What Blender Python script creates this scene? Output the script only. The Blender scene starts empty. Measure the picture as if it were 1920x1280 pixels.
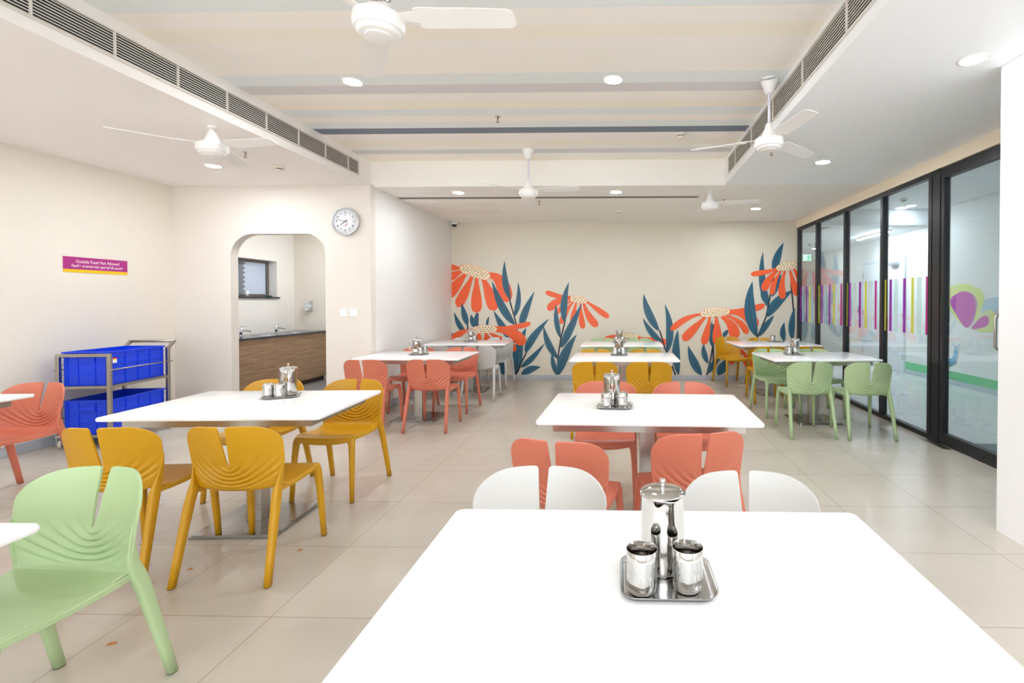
import bpy, bmesh, math, random
from mathutils import Vector, Matrix, Euler
random.seed(7)
C = bpy.context.scene.collection
SC = bpy.context.scene
PI = math.pi
def R(a): return math.radians(a)

# ------------------------------------------------------------------ camera, world, exposure
cam_d = bpy.data.cameras.new('camera')
cam = bpy.data.objects.new('camera', cam_d); C.objects.link(cam)
cam.location = (0, 0, 1.38)
cam.rotation_euler = (R(90) - math.atan(13 / 905), 0, math.atan(20 / 905))
cam_d.sensor_width = 36; cam_d.lens = 905 / 1920 * 36
cam_d.shift_x = (960 - 1144) / 1920; cam_d.shift_y = (578 - 640) / 1920
cam_d.clip_start = 0.02; cam_d.clip_end = 100
SC.camera = cam
wd = bpy.data.worlds.new('world'); SC.world = wd; wd.use_nodes = True
wd.node_tree.nodes['Background'].inputs[0].default_value = (.88, .94, 1, 1)
wd.node_tree.nodes['Background'].inputs[1].default_value = 2.6      # bright daylight fill for the windows added behind the camera
SC.view_settings.view_transform = 'Standard'; SC.view_settings.look = 'None'
SC.view_settings.gamma = 1; SC.view_settings.use_curve_mapping = False
SC.view_settings.exposure = 1.2
SC.cycles.max_bounces = 14; SC.cycles.diffuse_bounces = 8; SC.cycles.glossy_bounces = 5
SC.cycles.transmission_bounces = 8; SC.cycles.transparent_max_bounces = 16
SC.cycles.sample_clamp_indirect = 8; SC.cycles.caustics_reflective = False; SC.cycles.caustics_refractive = False
LAMP = 190.0          # strength of every downlight lens
LAMP_CORRIDOR = 68.0

# ------------------------------------------------------------------ materials
def lin(c):
    c = c / 255
    return c / 12.92 if c <= 0.04045 else ((c + 0.055) / 1.055) ** 2.4
def rgb(r, g, b): return (lin(r), lin(g), lin(b), 1)
MATS = {}
def mat(name, col, rough=0.5, metal=0.0, spec=0.5, coat=0.0, emis=None, strength=0, noise=0, nscale=8, bump=0, bscale=60, stretch=None, rvar=0):
    if name in MATS: return MATS[name]
    m = bpy.data.materials.new(name); m.use_nodes = True
    nt = m.node_tree; b = nt.nodes['Principled BSDF']
    b.inputs['Base Color'].default_value = col
    b.inputs['Roughness'].default_value = rough
    b.inputs['Metallic'].default_value = metal
    b.inputs['Specular IOR Level'].default_value = spec
    if coat: b.inputs['Coat Weight'].default_value = coat; b.inputs['Coat Roughness'].default_value = 0.06
    if emis: b.inputs['Emission Color'].default_value = emis; b.inputs['Emission Strength'].default_value = strength
    if noise or bump or rvar:
        tc = nt.nodes.new('ShaderNodeTexCoord'); mp = nt.nodes.new('ShaderNodeMapping')
        nt.links.new(tc.outputs['Object'], mp.inputs[0])
        if stretch: mp.inputs['Scale'].default_value = stretch
        n = nt.nodes.new('ShaderNodeTexNoise'); n.inputs['Scale'].default_value = nscale; n.inputs['Detail'].default_value = 4
        nt.links.new(mp.outputs[0], n.inputs['Vector'])
        if noise:
            r = nt.nodes.new('ShaderNodeMapRange'); r.inputs[1].default_value = .25; r.inputs[2].default_value = .75
            r.inputs[3].default_value = 1 - noise; r.inputs[4].default_value = 1 + noise * .4
            nt.links.new(n.outputs[0], r.inputs[0])
            mx = nt.nodes.new('ShaderNodeVectorMath'); mx.operation = 'SCALE'
            mx.inputs[0].default_value = col[:3]; nt.links.new(r.outputs[0], mx.inputs['Scale'])
            nt.links.new(mx.outputs[0], b.inputs['Base Color'])
        if rvar:
            r = nt.nodes.new('ShaderNodeMapRange'); r.inputs[3].default_value = max(0, rough - rvar); r.inputs[4].default_value = rough + rvar
            nt.links.new(n.outputs[0], r.inputs[0]); nt.links.new(r.outputs[0], b.inputs['Roughness'])
        if bump:
            n2 = nt.nodes.new('ShaderNodeTexNoise'); n2.inputs['Scale'].default_value = bscale
            nt.links.new(mp.outputs[0], n2.inputs['Vector'])
            bp = nt.nodes.new('ShaderNodeBump'); bp.inputs['Strength'].default_value = bump; bp.inputs['Distance'].default_value = .002
            nt.links.new(n2.outputs[0], bp.inputs['Height']); nt.links.new(bp.outputs[0], b.inputs['Normal'])
    MATS[name] = m
    return m

def floor_mat(name, base, x0, y0, w, h, rough=.22):
    m = bpy.data.materials.new(name); m.use_nodes = True; nt = m.node_tree; b = nt.nodes['Principled BSDF']
    tc = nt.nodes.new('ShaderNodeTexCoord'); mp = nt.nodes.new('ShaderNodeMapping')
    mp.inputs['Location'].default_value = (-x0, -y0, 0)
    nt.links.new(tc.outputs['Object'], mp.inputs[0])
    br = nt.nodes.new('ShaderNodeTexBrick'); br.offset = 0; br.squash = 1
    br.inputs['Scale'].default_value = 1; br.inputs['Brick Width'].default_value = w; br.inputs['Row Height'].default_value = h
    br.inputs['Mortar Size'].default_value = .0018; br.inputs['Mortar Smooth'].default_value = 0.1; br.inputs['Bias'].default_value = 0
    a = base; d = [c * .965 for c in base[:3]]
    br.inputs['Color1'].default_value = a; br.inputs['Color2'].default_value = (*d, 1)
    br.inputs['Mortar'].default_value = rgb(150, 138, 124)
    nt.links.new(mp.outputs[0], br.inputs['Vector'])
    n = nt.nodes.new('ShaderNodeTexNoise'); n.inputs['Scale'].default_value = 2.2; n.inputs['Detail'].default_value = 6
    nt.links.new(tc.outputs['Object'], n.inputs['Vector'])
    r = nt.nodes.new('ShaderNodeMapRange'); r.inputs[1].default_value = .3; r.inputs[2].default_value = .7; r.inputs[3].default_value = .955; r.inputs[4].default_value = 1.02
    nt.links.new(n.outputs[0], r.inputs[0])
    mx = nt.nodes.new('ShaderNodeVectorMath'); mx.operation = 'SCALE'
    nt.links.new(br.outputs['Color'], mx.inputs[0]); nt.links.new(r.outputs[0], mx.inputs['Scale'])
    nt.links.new(mx.outputs[0], b.inputs['Base Color'])
    r2 = nt.nodes.new('ShaderNodeMapRange'); r2.inputs[3].default_value = rough - .05; r2.inputs[4].default_value = rough + .08
    nt.links.new(n.outputs[0], r2.inputs[0]); nt.links.new(r2.outputs[0], b.inputs['Roughness'])
    b.inputs['Specular IOR Level'].default_value = .5
    return m

def wood_mat():
    m = bpy.data.materials.new('cabinet_wood'); m.use_nodes = True; nt = m.node_tree; b = nt.nodes['Principled BSDF']
    tc = nt.nodes.new('ShaderNodeTexCoord'); mp = nt.nodes.new('ShaderNodeMapping'); mp.inputs['Scale'].default_value = (1, .8, 11)
    nt.links.new(tc.outputs['Object'], mp.inputs[0])
    n = nt.nodes.new('ShaderNodeTexNoise'); n.inputs['Scale'].default_value = 3; n.inputs['Detail'].default_value = 8
    nt.links.new(mp.outputs[0], n.inputs['Vector'])
    cr = nt.nodes.new('ShaderNodeValToRGB'); cr.color_ramp.elements[0].position = .3; cr.color_ramp.elements[1].position = .72
    cr.color_ramp.elements[0].color = rgb(132, 102, 76); cr.color_ramp.elements[1].color = rgb(172, 138, 106)
    nt.links.new(n.outputs[0], cr.inputs[0]); nt.links.new(cr.outputs[0], b.inputs['Base Color']); b.inputs['Roughness'].default_value = .45
    return m

def glass_mat(name, tint, refl=1.0, rough=0.0):
    m = bpy.data.materials.new(name); m.use_nodes = True; nt = m.node_tree; nt.nodes.clear()
    o = nt.nodes.new('ShaderNodeOutputMaterial'); t = nt.nodes.new('ShaderNodeBsdfTransparent'); t.inputs[0].default_value = tint
    g = nt.nodes.new('ShaderNodeBsdfGlossy'); g.inputs['Roughness'].default_value = rough; g.inputs[0].default_value = (1, 1, 1, 1)
    lw = nt.nodes.new('ShaderNodeLayerWeight'); lw.inputs[0].default_value = .5
    f = nt.nodes.new('ShaderNodeMath'); f.operation = 'POWER'; f.inputs[1].default_value = 5
    nt.links.new(lw.outputs['Facing'], f.inputs[0])
    mu = nt.nodes.new('ShaderNodeMath'); mu.operation = 'MULTIPLY_ADD'; mu.inputs[1].default_value = .96 * refl; mu.inputs[2].default_value = .04 * refl; mu.use_clamp = True
    mx = nt.nodes.new('ShaderNodeMixShader')
    nt.links.new(f.outputs[0], mu.inputs[0]); nt.links.new(mu.outputs[0], mx.inputs[0])
    nt.links.new(t.outputs[0], mx.inputs[1]); nt.links.new(g.outputs[0], mx.inputs[2]); nt.links.new(mx.outputs[0], o.inputs[0])
    return m
def film_mat(name, col, alpha):
    m = bpy.data.materials.new(name); m.use_nodes = True; nt = m.node_tree; nt.nodes.clear()
    o = nt.nodes.new('ShaderNodeOutputMaterial'); t = nt.nodes.new('ShaderNodeBsdfTransparent')
    d = nt.nodes.new('ShaderNodeBsdfDiffuse'); d.inputs[0].default_value = col
    tl = nt.nodes.new('ShaderNodeBsdfTranslucent'); tl.inputs[0].default_value = col
    m1 = nt.nodes.new('ShaderNodeMixShader'); m1.inputs[0].default_value = .5
    nt.links.new(d.outputs[0], m1.inputs[1]); nt.links.new(tl.outputs[0], m1.inputs[2])
    mx = nt.nodes.new('ShaderNodeMixShader'); mx.inputs[0].default_value = alpha
    nt.links.new(t.outputs[0], mx.inputs[1]); nt.links.new(m1.outputs[0], mx.inputs[2]); nt.links.new(mx.outputs[0], o.inputs[0])
    return m

CREAM = mat('paint_cream', rgb(232, 224, 212), .55, noise=.03, nscale=1.3)
WALLPAINT = mat('paint_arch_wall', rgb(228, 220, 211), .55, noise=.03, nscale=1.5)
SIDEPAINT = mat('paint_side_wall', rgb(236, 233, 231), .5)
BACKPAINT = mat('paint_mural_ground', rgb(222, 213, 196), .4, noise=.02, nscale=2)
CEILW = mat('paint_ceiling_white', rgb(246, 248, 250), .6)
CEILB = mat('paint_ceiling_beige', rgb(246, 241, 238), .6)
CEILK = mat('paint_ceiling_rear', rgb(244, 240, 234), .55)
HEADER = mat('paint_header_sand', rgb(244, 230, 208), .55)
LAMIN = mat('white_laminate', rgb(246, 246, 247), .3, noise=.02, nscale=3, stretch=(3, 3, .4))
SKIRT = mat('skirting_grey', rgb(178, 182, 190), .4)
FLOOR = floor_mat('floor_tiles', rgb(191, 182, 170), 2.07, 3.27, .6, .605)
FLOORC = floor_mat('corridor_tiles', rgb(226, 226, 222), 2.07, 3.27, .6, .605)
FLOORS = mat('sink_room_floor', rgb(128, 126, 126), .45, noise=.12, nscale=30)
TOP = mat('table_top_white', rgb(248, 248, 248), .16, coat=.3)
STEEL = mat('brushed_steel', rgb(190, 186, 180), .3, 1.0, rvar=.08, nscale=20, stretch=(1, 12, 12))
BASES = mat('base_plate_steel', rgb(165, 163, 162), .25, 1.0, rvar=.1, nscale=5)
POLISH = mat('polished_steel', rgb(208, 206, 203), .06, 1.0)
BAND = mat('etched_steel', rgb(196, 195, 193), .36, 1.0)
CHROME = mat('chrome', rgb(225, 226, 230), .08, 1.0)
CORAL = mat('coral_plastic', rgb(207, 117, 93), .42, bump=.12, bscale=900)
YELLOW = mat('mustard_plastic', rgb(200, 147, 7), .42, bump=.12, bscale=900)
GREEN = mat('pale_green_plastic', rgb(172, 194, 147), .42, bump=.12, bscale=900)
GREY = mat('pale_grey_plastic', rgb(203, 201, 198), .42, bump=.12, bscale=900)
FOOT = mat('dark_glide', rgb(70, 66, 60), .6)
BLACK = mat('black_aluminium', rgb(26, 27, 32), .35)
GLASS = glass_mat('partition_glass', (.88, .935, .96, 1), 1.8)
FANW = mat('fan_white', rgb(244, 242, 240), .35)
WHITEP = mat('white_plastic', rgb(242, 241, 238), .35)
DARK = mat('dark_void', rgb(22, 22, 26), .8)
SLAT = mat('grille_slat', rgb(226, 220, 212), .45)
LENS = mat('lamp_lens', rgb(255, 255, 255), .5, emis=(.90, .955, 1, 1), strength=LAMP)
LENSC = mat('corridor_lamp_lens', rgb(255, 255, 255), .5, emis=(.86, .94, 1, 1), strength=LAMP_CORRIDOR)
BLUE = mat('blue_crate_plastic', rgb(6, 62, 226), .38)
TRSTEEL = mat('trolley_steel', rgb(176, 168, 158), .35, 1.0, rvar=.08, nscale=15)
RUBBER = mat('pale_wheel', rgb(206, 200, 190), .6)
WOOD = wood_mat()
GRANITE = mat('dark_granite', rgb(46, 50, 60), .15)
INK = mat('ink_dark', rgb(40, 40, 52), .5)
M_OR = mat('mural_orange', rgb(244, 98, 48), .45)
M_LEAF = mat('mural_teal', rgb(46, 98, 122), .45, noise=.12, nscale=7, stretch=(1, 1, .3))
M_DARK = mat('mural_navy', rgb(28, 34, 50), .5)
M_SEED = mat('mural_seed', rgb(250, 228, 192), .5)

# ------------------------------------------------------------------ mesh helpers
class MB:
    def __init__(s): s.b = bmesh.new(); s.mats = []; s.mi = 0
    def use(s, m):
        if m not in s.mats: s.mats.append(m)
        s.mi = s.mats.index(m); return s
    def _f(s, vs, smooth=False):
        try:
            f = s.b.faces.new(vs); f.material_index = s.mi; f.smooth = smooth; return f
        except ValueError: return None
    def box(s, x0, x1, y0, y1, z0, z1, M=None, bev=0):
        v = [Vector((x, y, z)) for z in (z0, z1) for y in (y0, y1) for x in (x0, x1)]
        if M: v = [M @ a for a in v]
        v = [s.b.verts.new(a) for a in v]
        fs = [s._f([v[i] for i in q]) for q in ((0, 2, 3, 1), (4, 5, 7, 6), (0, 1, 5, 4), (2, 6, 7, 3), (0, 4, 6, 2), (1, 3, 7, 5))]
        if bev:
            es = list({e for f in fs for e in f.edges})
            r = bmesh.ops.bevel(s.b, geom=es, offset=bev, segments=2, profile=.5, affect='EDGES')
            for f in r['faces']: f.material_index = s.mi
        return s
    def bar(s, a, b, w, d=None, up=(0, 0, 1), bev=0):
        a = Vector(a); b = Vector(b); d = d or w; L = (b - a).length
        z = (b - a).normalized(); x = Vector(up).cross(z)
        if x.length < 1e-4: x = Vector((1, 0, 0))
        x.normalize(); y = z.cross(x)
        M = Matrix(((x.x, y.x, z.x, a.x), (x.y, y.y, z.y, a.y), (x.z, y.z, z.z, a.z), (0, 0, 0, 1)))
        return s.box(-w / 2, w / 2, -d / 2, d / 2, 0, L, M, bev)
    def tube(s, pts, r, n=12, caps=True, smooth=True):
        """round tube along pts; r a number or one per point"""
        pts = [Vector(p) for p in pts]; rs = r if isinstance(r, (list, tuple)) else [r] * len(pts)
        rings = []; px = None
        for i, p in enumerate(pts):
            t = (pts[min(i + 1, len(pts) - 1)] - pts[max(i - 1, 0)]).normalized()
            if px is None:
                px = t.orthogonal().normalized()
            px = (px - t * px.dot(t)).normalized(); py = t.cross(px)
            rings.append([s.b.verts.new(p + (px * math.cos(2 * PI * k / n) + py * math.sin(2 * PI * k / n)) * rs[i]) for k in range(n)])
        for a, b in zip(rings, rings[1:]):
            for k in range(n): s._f([a[k], a[(k + 1) % n], b[(k + 1) % n], b[k]], smooth)
        if caps: s._f(rings[0][::-1]); s._f(rings[-1])
        return s
    def lathe(s, prof, n=32, c=(0, 0, 0), smooth=True, M=None):
        """prof: (r, z) list; r=0 ends close"""
        rings = []
        for r, z in prof:
            if r < 1e-6:
                p = Vector((c[0], c[1], c[2] + z)); p = M @ p if M else p
                rings.append([s.b.verts.new(p)]); continue
            ring = []
            for k in range(n):
                p = Vector((c[0] + r * math.cos(2 * PI * k / n), c[1] + r * math.sin(2 * PI * k / n), c[2] + z))
                ring.append(s.b.verts.new(M @ p if M else p))
            rings.append(ring)
        for a, b in zip(rings, rings[1:]):
            for k in range(n):
                k2 = (k + 1) % n
                if len(a) == 1 and len(b) == 1: break
                if len(a) == 1: s._f([a[0], b[k2], b[k]], smooth)
                elif len(b) == 1: s._f([a[k], a[k2], b[0]], smooth)
                else: s._f([a[k], a[k2], b[k2], b[k]], smooth)
        return s
    def loft(s, secs, n=14, caps=True, e=3.2):
        """secs: (centre, half x, half y) rounded-rectangle sections stacked along the path, in local x/y"""
        rings = []
        for c, hx, hy in secs:
            ring = []
            for k in range(n):
                a = 2 * PI * (k + .5) / n; ca, sa = math.cos(a), math.sin(a)
                ring.append(s.b.verts.new((c[0] + hx * math.copysign(abs(ca) ** (2 / e), ca), c[1] + hy * math.copysign(abs(sa) ** (2 / e), sa), c[2])))
            rings.append(ring)
        for a, b in zip(rings, rings[1:]):
            for k in range(n): s._f([a[k], a[(k + 1) % n], b[(k + 1) % n], b[k]], True)
        if caps: s._f(rings[0][::-1]); s._f(rings[-1])
        return s
    def prism(s, poly, z0, z1, M=None, smooth=False):
        a = [Vector((x, y, z0)) for x, y in poly]; b = [Vector((x, y, z1)) for x, y in poly]
        if M: a = [M @ v for v in a]; b = [M @ v for v in b]
        a = [s.b.verts.new(v) for v in a]; b = [s.b.verts.new(v) for v in b]; n = len(a)
        for k in range(n): s._f([a[k], a[(k + 1) % n], b[(k + 1) % n], b[k]], smooth)
        s._f(a[::-1]); s._f(b); return s
    def flat(s, poly, M):
        return s._f([s.b.verts.new(M @ Vector((x, y, 0))) for x, y in poly])
    def mesh(s, me, M):
        base = [s.b.verts.new(M @ v.co) for v in me.vertices]
        for p in me.polygons: s._f([base[i] for i in p.vertices])
        return s
    def build(s, name, m=None, parent=None, recalc=True):
        me = bpy.data.meshes.new(name)
        if recalc: bmesh.ops.recalc_face_normals(s.b, faces=s.b.faces)
        s.b.to_mesh(me); s.b.free()
        for q in ([m] if m else s.mats): me.materials.append(q)
        o = bpy.data.objects.new(name, me); C.objects.link(o)
        if parent: o.parent = parent
        return o
def smooth_by_angle(o, deg=35):
    for p in o.data.polygons: p.use_smooth = True
    o.data.set_sharp_from_angle(angle=R(deg)); return o
def tag(o, label=None, cat=None, group=None, kind=None):
    if label: o['label'] = label
    if cat: o['category'] = cat
    if group: o['group'] = group
    if kind: o['kind'] = kind
    return o
def empty(name, loc, rz=0, label=None, cat=None, group=None):
    o = bpy.data.objects.new(name, None); C.objects.link(o); o.location = loc; o.rotation_euler = (0, 0, rz)
    return tag(o, label, cat, group)
def kids(o): return [c for c in C.objects if c.parent == o]
def copy_tree(o, parent=None):
    c = o.copy(); C.objects.link(c); c.parent = parent
    for ch in kids(o): copy_tree(ch, c)
    return c
def place(proto, used, loc, rz, label, group=None):
    o = proto if not used[0] else copy_tree(proto)
    used[0] = True
    o.location = loc; o.rotation_euler = (0, 0, rz); o['label'] = label
    if group: o['group'] = group
    return o
def struct(mb, name, m=None): return tag(mb.build(name, m), kind='structure')
def baked(o):
    dg = bpy.context.evaluated_depsgraph_get(); dg.update()
    me = bpy.data.meshes.new_from_object(o.evaluated_get(dg)); o.modifiers.clear(); o.data = me; return o
def text_mesh(body, size, bold=0):
    cu = bpy.data.curves.new('lettering', 'FONT'); cu.body = body; cu.size = size; cu.align_x = 'CENTER'; cu.align_y = 'CENTER'; cu.offset = bold
    t = bpy.data.objects.new('lettering', cu); C.objects.link(t)
    dg = bpy.context.evaluated_depsgraph_get(); dg.update()
    me = bpy.data.meshes.new_from_object(t.evaluated_get(dg)); bpy.data.objects.remove(t); return me
def fit(me, width, ky=1.0):
    xs = [v.co.x for v in me.vertices]; k = width / (max(xs) - min(xs)); c = (max(xs) + min(xs)) / 2
    for v in me.vertices: v.co.x = (v.co.x - c) * k; v.co.y *= ky
    return me
def rrect(w, d, r, n=6, cx=0, cy=0):
    out = []
    for sx, sy, a0 in ((1, -1, -90), (1, 1, 0), (-1, 1, 90), (-1, -1, 180)):
        for k in range(n + 1):
            a = R(a0 + 90 * k / n); out.append((cx + sx * (w / 2 - r) + r * math.cos(a), cy + sy * (d / 2 - r) + r * math.sin(a)))
    return out
def lerp(a, b, t): return a + (b - a) * t
def interp(T, x):
    if x <= T[0][0]: return T[0][1]
    for (x0, y0), (x1, y1) in zip(T, T[1:]):
        if x <= x1: return lerp(y0, y1, (x - x0) / (x1 - x0))
    return T[-1][1]
def sstep(a, b, x):
    t = max(0, min(1, (x - a) / (b - a))); return t * t * (3 - 2 * t)

# ------------------------------------------------------------------ the setting
CH = 2.78; RH = 3.09; BACK = 8.55; LX = -5.45; GX = 3.12; AW = 5.77; SWX = -3.02; NEAR = -3.2
struct(MB().box(LX - .2, GX + .03, NEAR, BACK + .1, -.1, 0), 'floor', FLOOR)
struct(MB().box(-5.9, -3.13, AW + .06, BACK, -.0005, .002), 'floor_sink_room', FLOORS)
struct(MB().box(GX + .03, 5.6, 1.5, 16.2, -.1, 0), 'floor_corridor', FLOORC)
struct(MB().box(LX, -3.06, NEAR, AW + .11, CH, CH + .6), 'ceiling_left', CEILB)
struct(MB().box(1.25, GX + .03, NEAR, 5.86, CH, CH + .6), 'ceiling_right', CEILW)
struct(MB().box(-3.06, 1.25, 5.86, BACK + .1, CH, CH + .6).box(1.25, GX + .03, 5.8601, BACK + .1, CH, CH + .6), 'ceiling_rear', CEILK)
# raised central ceiling painted in cross bands
bands = [(NEAR, 'w'), (.2, 'c'), (.55, 'w'), (1.5, 'y'), (1.75, 'w'), (2.2, 'c'), (2.83, 'w'), (3.0, 'y'), (3.15, 'w'), (3.62, 'c'), (3.80, 'g'), (3.96, 'w'), (4.12, 'y'), (4.28, 'c'), (4.44, 'w'), (4.59, 'c'), (4.745, 'n'), (4.905, 'w'),
         (5.10, 'y'), (5.27, 'w'), (5.42, 'g'), (5.57, 'w'), (5.70, 'y'), (5.86, None)]
bc = {'w': mat('band_offwhite', rgb(246, 241, 234), .6), 'c': mat('band_pale_blue', rgb(231, 236, 235), .6), 'y': mat('band_sand', rgb(246, 239, 224), .6),
      'g': mat('band_mauve_grey', rgb(216, 213, 214), .6), 'n': mat('band_slate', rgb(116, 126, 142), .6)}
mb = MB()
for (y0, k), (y1, _) in zip(bands, bands[1:]):
    mb.use(bc[k]).box(-3.06, 1.25, y0, y1, RH, RH + .3)
struct(mb, 'ceiling_recess')
# left wall, arch wall, side wall, back wall
struct(MB().box(LX - .2, LX, NEAR, AW + .1, 0, CH + .02), 'wall_left', CREAM)
r = .24; ax0, ax1, az = -4.742, -3.574, 2.2
poly = [(LX - .02, 0), (LX - .02, CH + .02), (SWX, CH + .02), (SWX, 0), (ax1, 0)]
for k in range(25):
    a = R(90 * k / 24); poly.append((ax1 - r + r * math.cos(a), az - r + r * math.sin(a)))
for k in range(25):
    a = R(90 + 90 * k / 24); poly.append((ax0 + r * 1.15 + r * 1.15 * math.cos(a), az - r * 1.15 + r * 1.15 * math.sin(a)))
poly.append((ax0, 0))
MXZ = Matrix(((1, 0, 0, 0), (0, 0, -1, AW), (0, 1, 0, 0), (0, 0, 0, 1)))     # (x, z, depth) -> world, depth away from viewer negative
mb = MB(); mb.prism(poly, -.115, 0, MXZ); smooth_by_angle(struct(mb, 'wall_arch', WALLPAINT), 20)
struct(MB().box(SWX - .1, SWX, AW + .115, BACK, 0, CH + .02), 'wall_side', SIDEPAINT)
struct(MB().box(SWX - .1, GX + .03, BACK, BACK + .12, 0, CH + .02), 'wall_back', BACKPAINT)
# unseen wall behind the camera, wide windows added to light the room evenly
struct(MB().box(LX - .2, -5.0, NEAR - .2, NEAR, 0, RH + .1).box(1.9, 2.47, NEAR - .2, NEAR, 0, RH + .1).box(-5.0, 1.9, NEAR - .2, NEAR, 0, .25).box(-5.0, 1.9, NEAR - .2, NEAR, 2.68, RH + .1), 'wall_front', CREAM)
w4 = tag(empty('added_window', (-1.55, NEAR - .1, .25)), kind='structure')
mb = MB()
for k in range(6): mb.box(-3.45 + k * 1.38 - .025, -3.45 + k * 1.38 + .025, -.03, .03, 0, 2.43)
mb.box(-3.45, 3.45, -.03, .03, 0, .05).box(-3.45, 3.45, -.03, .03, 2.38, 2.43); mb.build('window_frame', BLACK, w4)
MB().box(-3.44, 3.44, -.004, .004, .05, 2.38).build('window_pane', glass_mat('clear_glass', (.97, .98, .98, 1), .6), w4)
portal = bpy.data.lights.new('added_window_portal', 'AREA'); portal.shape = 'RECTANGLE'; portal.size = 6.9; portal.size_y = 2.4; portal.cycles.is_portal = True
po = bpy.data.objects.new('added_window_portal', portal); C.objects.link(po); po.location = (-1.55, NEAR - .15, 1.46); po.rotation_euler = (R(90), 0, 0)
struct(MB().box(2.27, GX + .1, NEAR, 2.95, 0, CH), 'wall_right', LAMIN)
struct(MB().box(GX - .05, GX + .05, 2.95, BACK, 2.665, CH), 'wall_header', HEADER)
# skirting
struct(MB().box(LX, LX + .012, NEAR, AW, 0, .095, bev=.003), 'baseboard_left', SKIRT)
struct(MB().box(SWX, GX - .03, BACK - .012, BACK, 0, .075, bev=.003), 'baseboard_back', SKIRT)
struct(MB().box(SWX, SWX + .012, AW + .01, BACK - .012, 0, .09, bev=.003), 'baseboard_side', SKIRT)
struct(MB().box(LX + .012, ax0, AW - .012, AW, 0, .09, bev=.003).box(ax1, SWX + .012, AW - .012, AW, 0, .09, bev=.003), 'baseboard_arch', SKIRT)
# sink room shell
SX = -5.8; SB = 8.45
wy0, wy1, wz0, wz1 = 7.2, 8.025, 1.455, 2.055
mb = MB(); mb.box(SX - .3, SX, AW + .1, wy0, 0, CH + .1).box(SX - .3, SX, wy1, SB + .2, 0, CH + .1).box(SX - .3, SX, wy0, wy1, 0, wz0).box(SX - .3, SX, wy0, wy1, wz1, CH + .1)
struct(mb, 'wall_sink_side', mat('paint_sink_room', rgb(246, 242, 236), .55))
struct(MB().box(SX, SWX - .1, SB, SB + .2, 0, CH + .1), 'wall_sink_back', CREAM)
struct(MB().box(SX - .3, SWX, AW + .1151, SB + .2, CH, CH + .2), 'ceiling_sink', CEILW)
struct(MB().box(SX - .3, LX - .02, AW + .02, AW + .115, 0, CH), 'wall_sink_front', CREAM)
# window
w1 = tag(empty('window_1', (SX - .17, (wy0 + wy1) / 2, wz0)), kind='structure')
hw = (wy1 - wy0) / 2; hh = wz1 - wz0
WF = mat('window_frame_grey', rgb(108, 102, 96), .4)
mb = MB(); f = .045
mb.box(-.02, .03, -hw, hw, 0, f).box(-.02, .03, -hw, hw, hh - f, hh).box(-.02, .03, -hw, -hw + f, f, hh - f).box(-.02, .03, hw - f, hw, f, hh - f)
mb.build('window_frame', WF, w1)
MB().box(-.004, .004, -hw + f, hw - f, f, hh - f).build('window_pane', mat('glowing_frosted_pane', rgb(168, 178, 192), .25, emis=rgb(170, 182, 200), strength=.22, noise=.12, nscale=2.5), w1)  # faint emission in the pane stands in for daylight from outside
zz = [(-hw + f, f), (-hw + f, hh - f), (-hw + f + .24, hh - f)]
for k in range(7):
    z = hh - f - (hh - 2 * f) * (k + 1) / 7
    zz += [(-hw + f + .30, z + .055), (-hw + f + .24, z)]
MYZ = Matrix(((0, 0, 1, .005), (1, 0, 0, 0), (0, 1, 0, 0), (0, 0, 0, 1)))
mb = MB(); mb.prism(zz, 0, .004, MYZ); mb.build('louvre_edges', mat('louvre_grey', rgb(128, 134, 144), .5), w1)
mb = MB(); mb.box(-.03, .2, -hw - .02, hw + .03, -.025, 0); mb.build('window_sill', GRANITE, w1)
# corridor beyond the glass
CX = 5.5
struct(MB().box(CX, CX + .1, 1.5, 16.2, 0, 3.0), 'wall_corridor', mat('paint_corridor', rgb(244, 243, 240), .5))
struct(MB().box(GX - .1, CX, 16, 16.2, 0, 3.0), 'wall_corridor_end', MATS['paint_corridor'])
struct(MB().box(GX + .1, CX, 1.3, 1.5, 0, 3.0), 'wall_corridor_near', MATS['paint_corridor'])
struct(MB().box(GX - .0, GX + .05, BACK + .12, 16, 0, 2.75), 'wall_corridor_inner', MATS['paint_corridor'])
struct(MB().box(GX + .05, CX, 1.5, 8.47, 2.98, 3.1).box(GX + .05, CX, 8.47, 16, 2.70, 3.1), 'ceiling_corridor', mat('paint_corridor_ceiling', rgb(236, 238, 240), .55))
struct(MB().box(GX + .05, GX + .08, 2.95, BACK + .12, CH, 3.0), 'wall_corridor_header', MATS['paint_corridor'])
struct(MB().box(CX - .014, CX, 1.5, 9.45, 0, .085).box(CX - .014, CX, 11.05, 16, 0, .085), 'baseboard_corridor', mat('skirting_corridor', rgb(196, 202, 210), .4))

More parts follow.
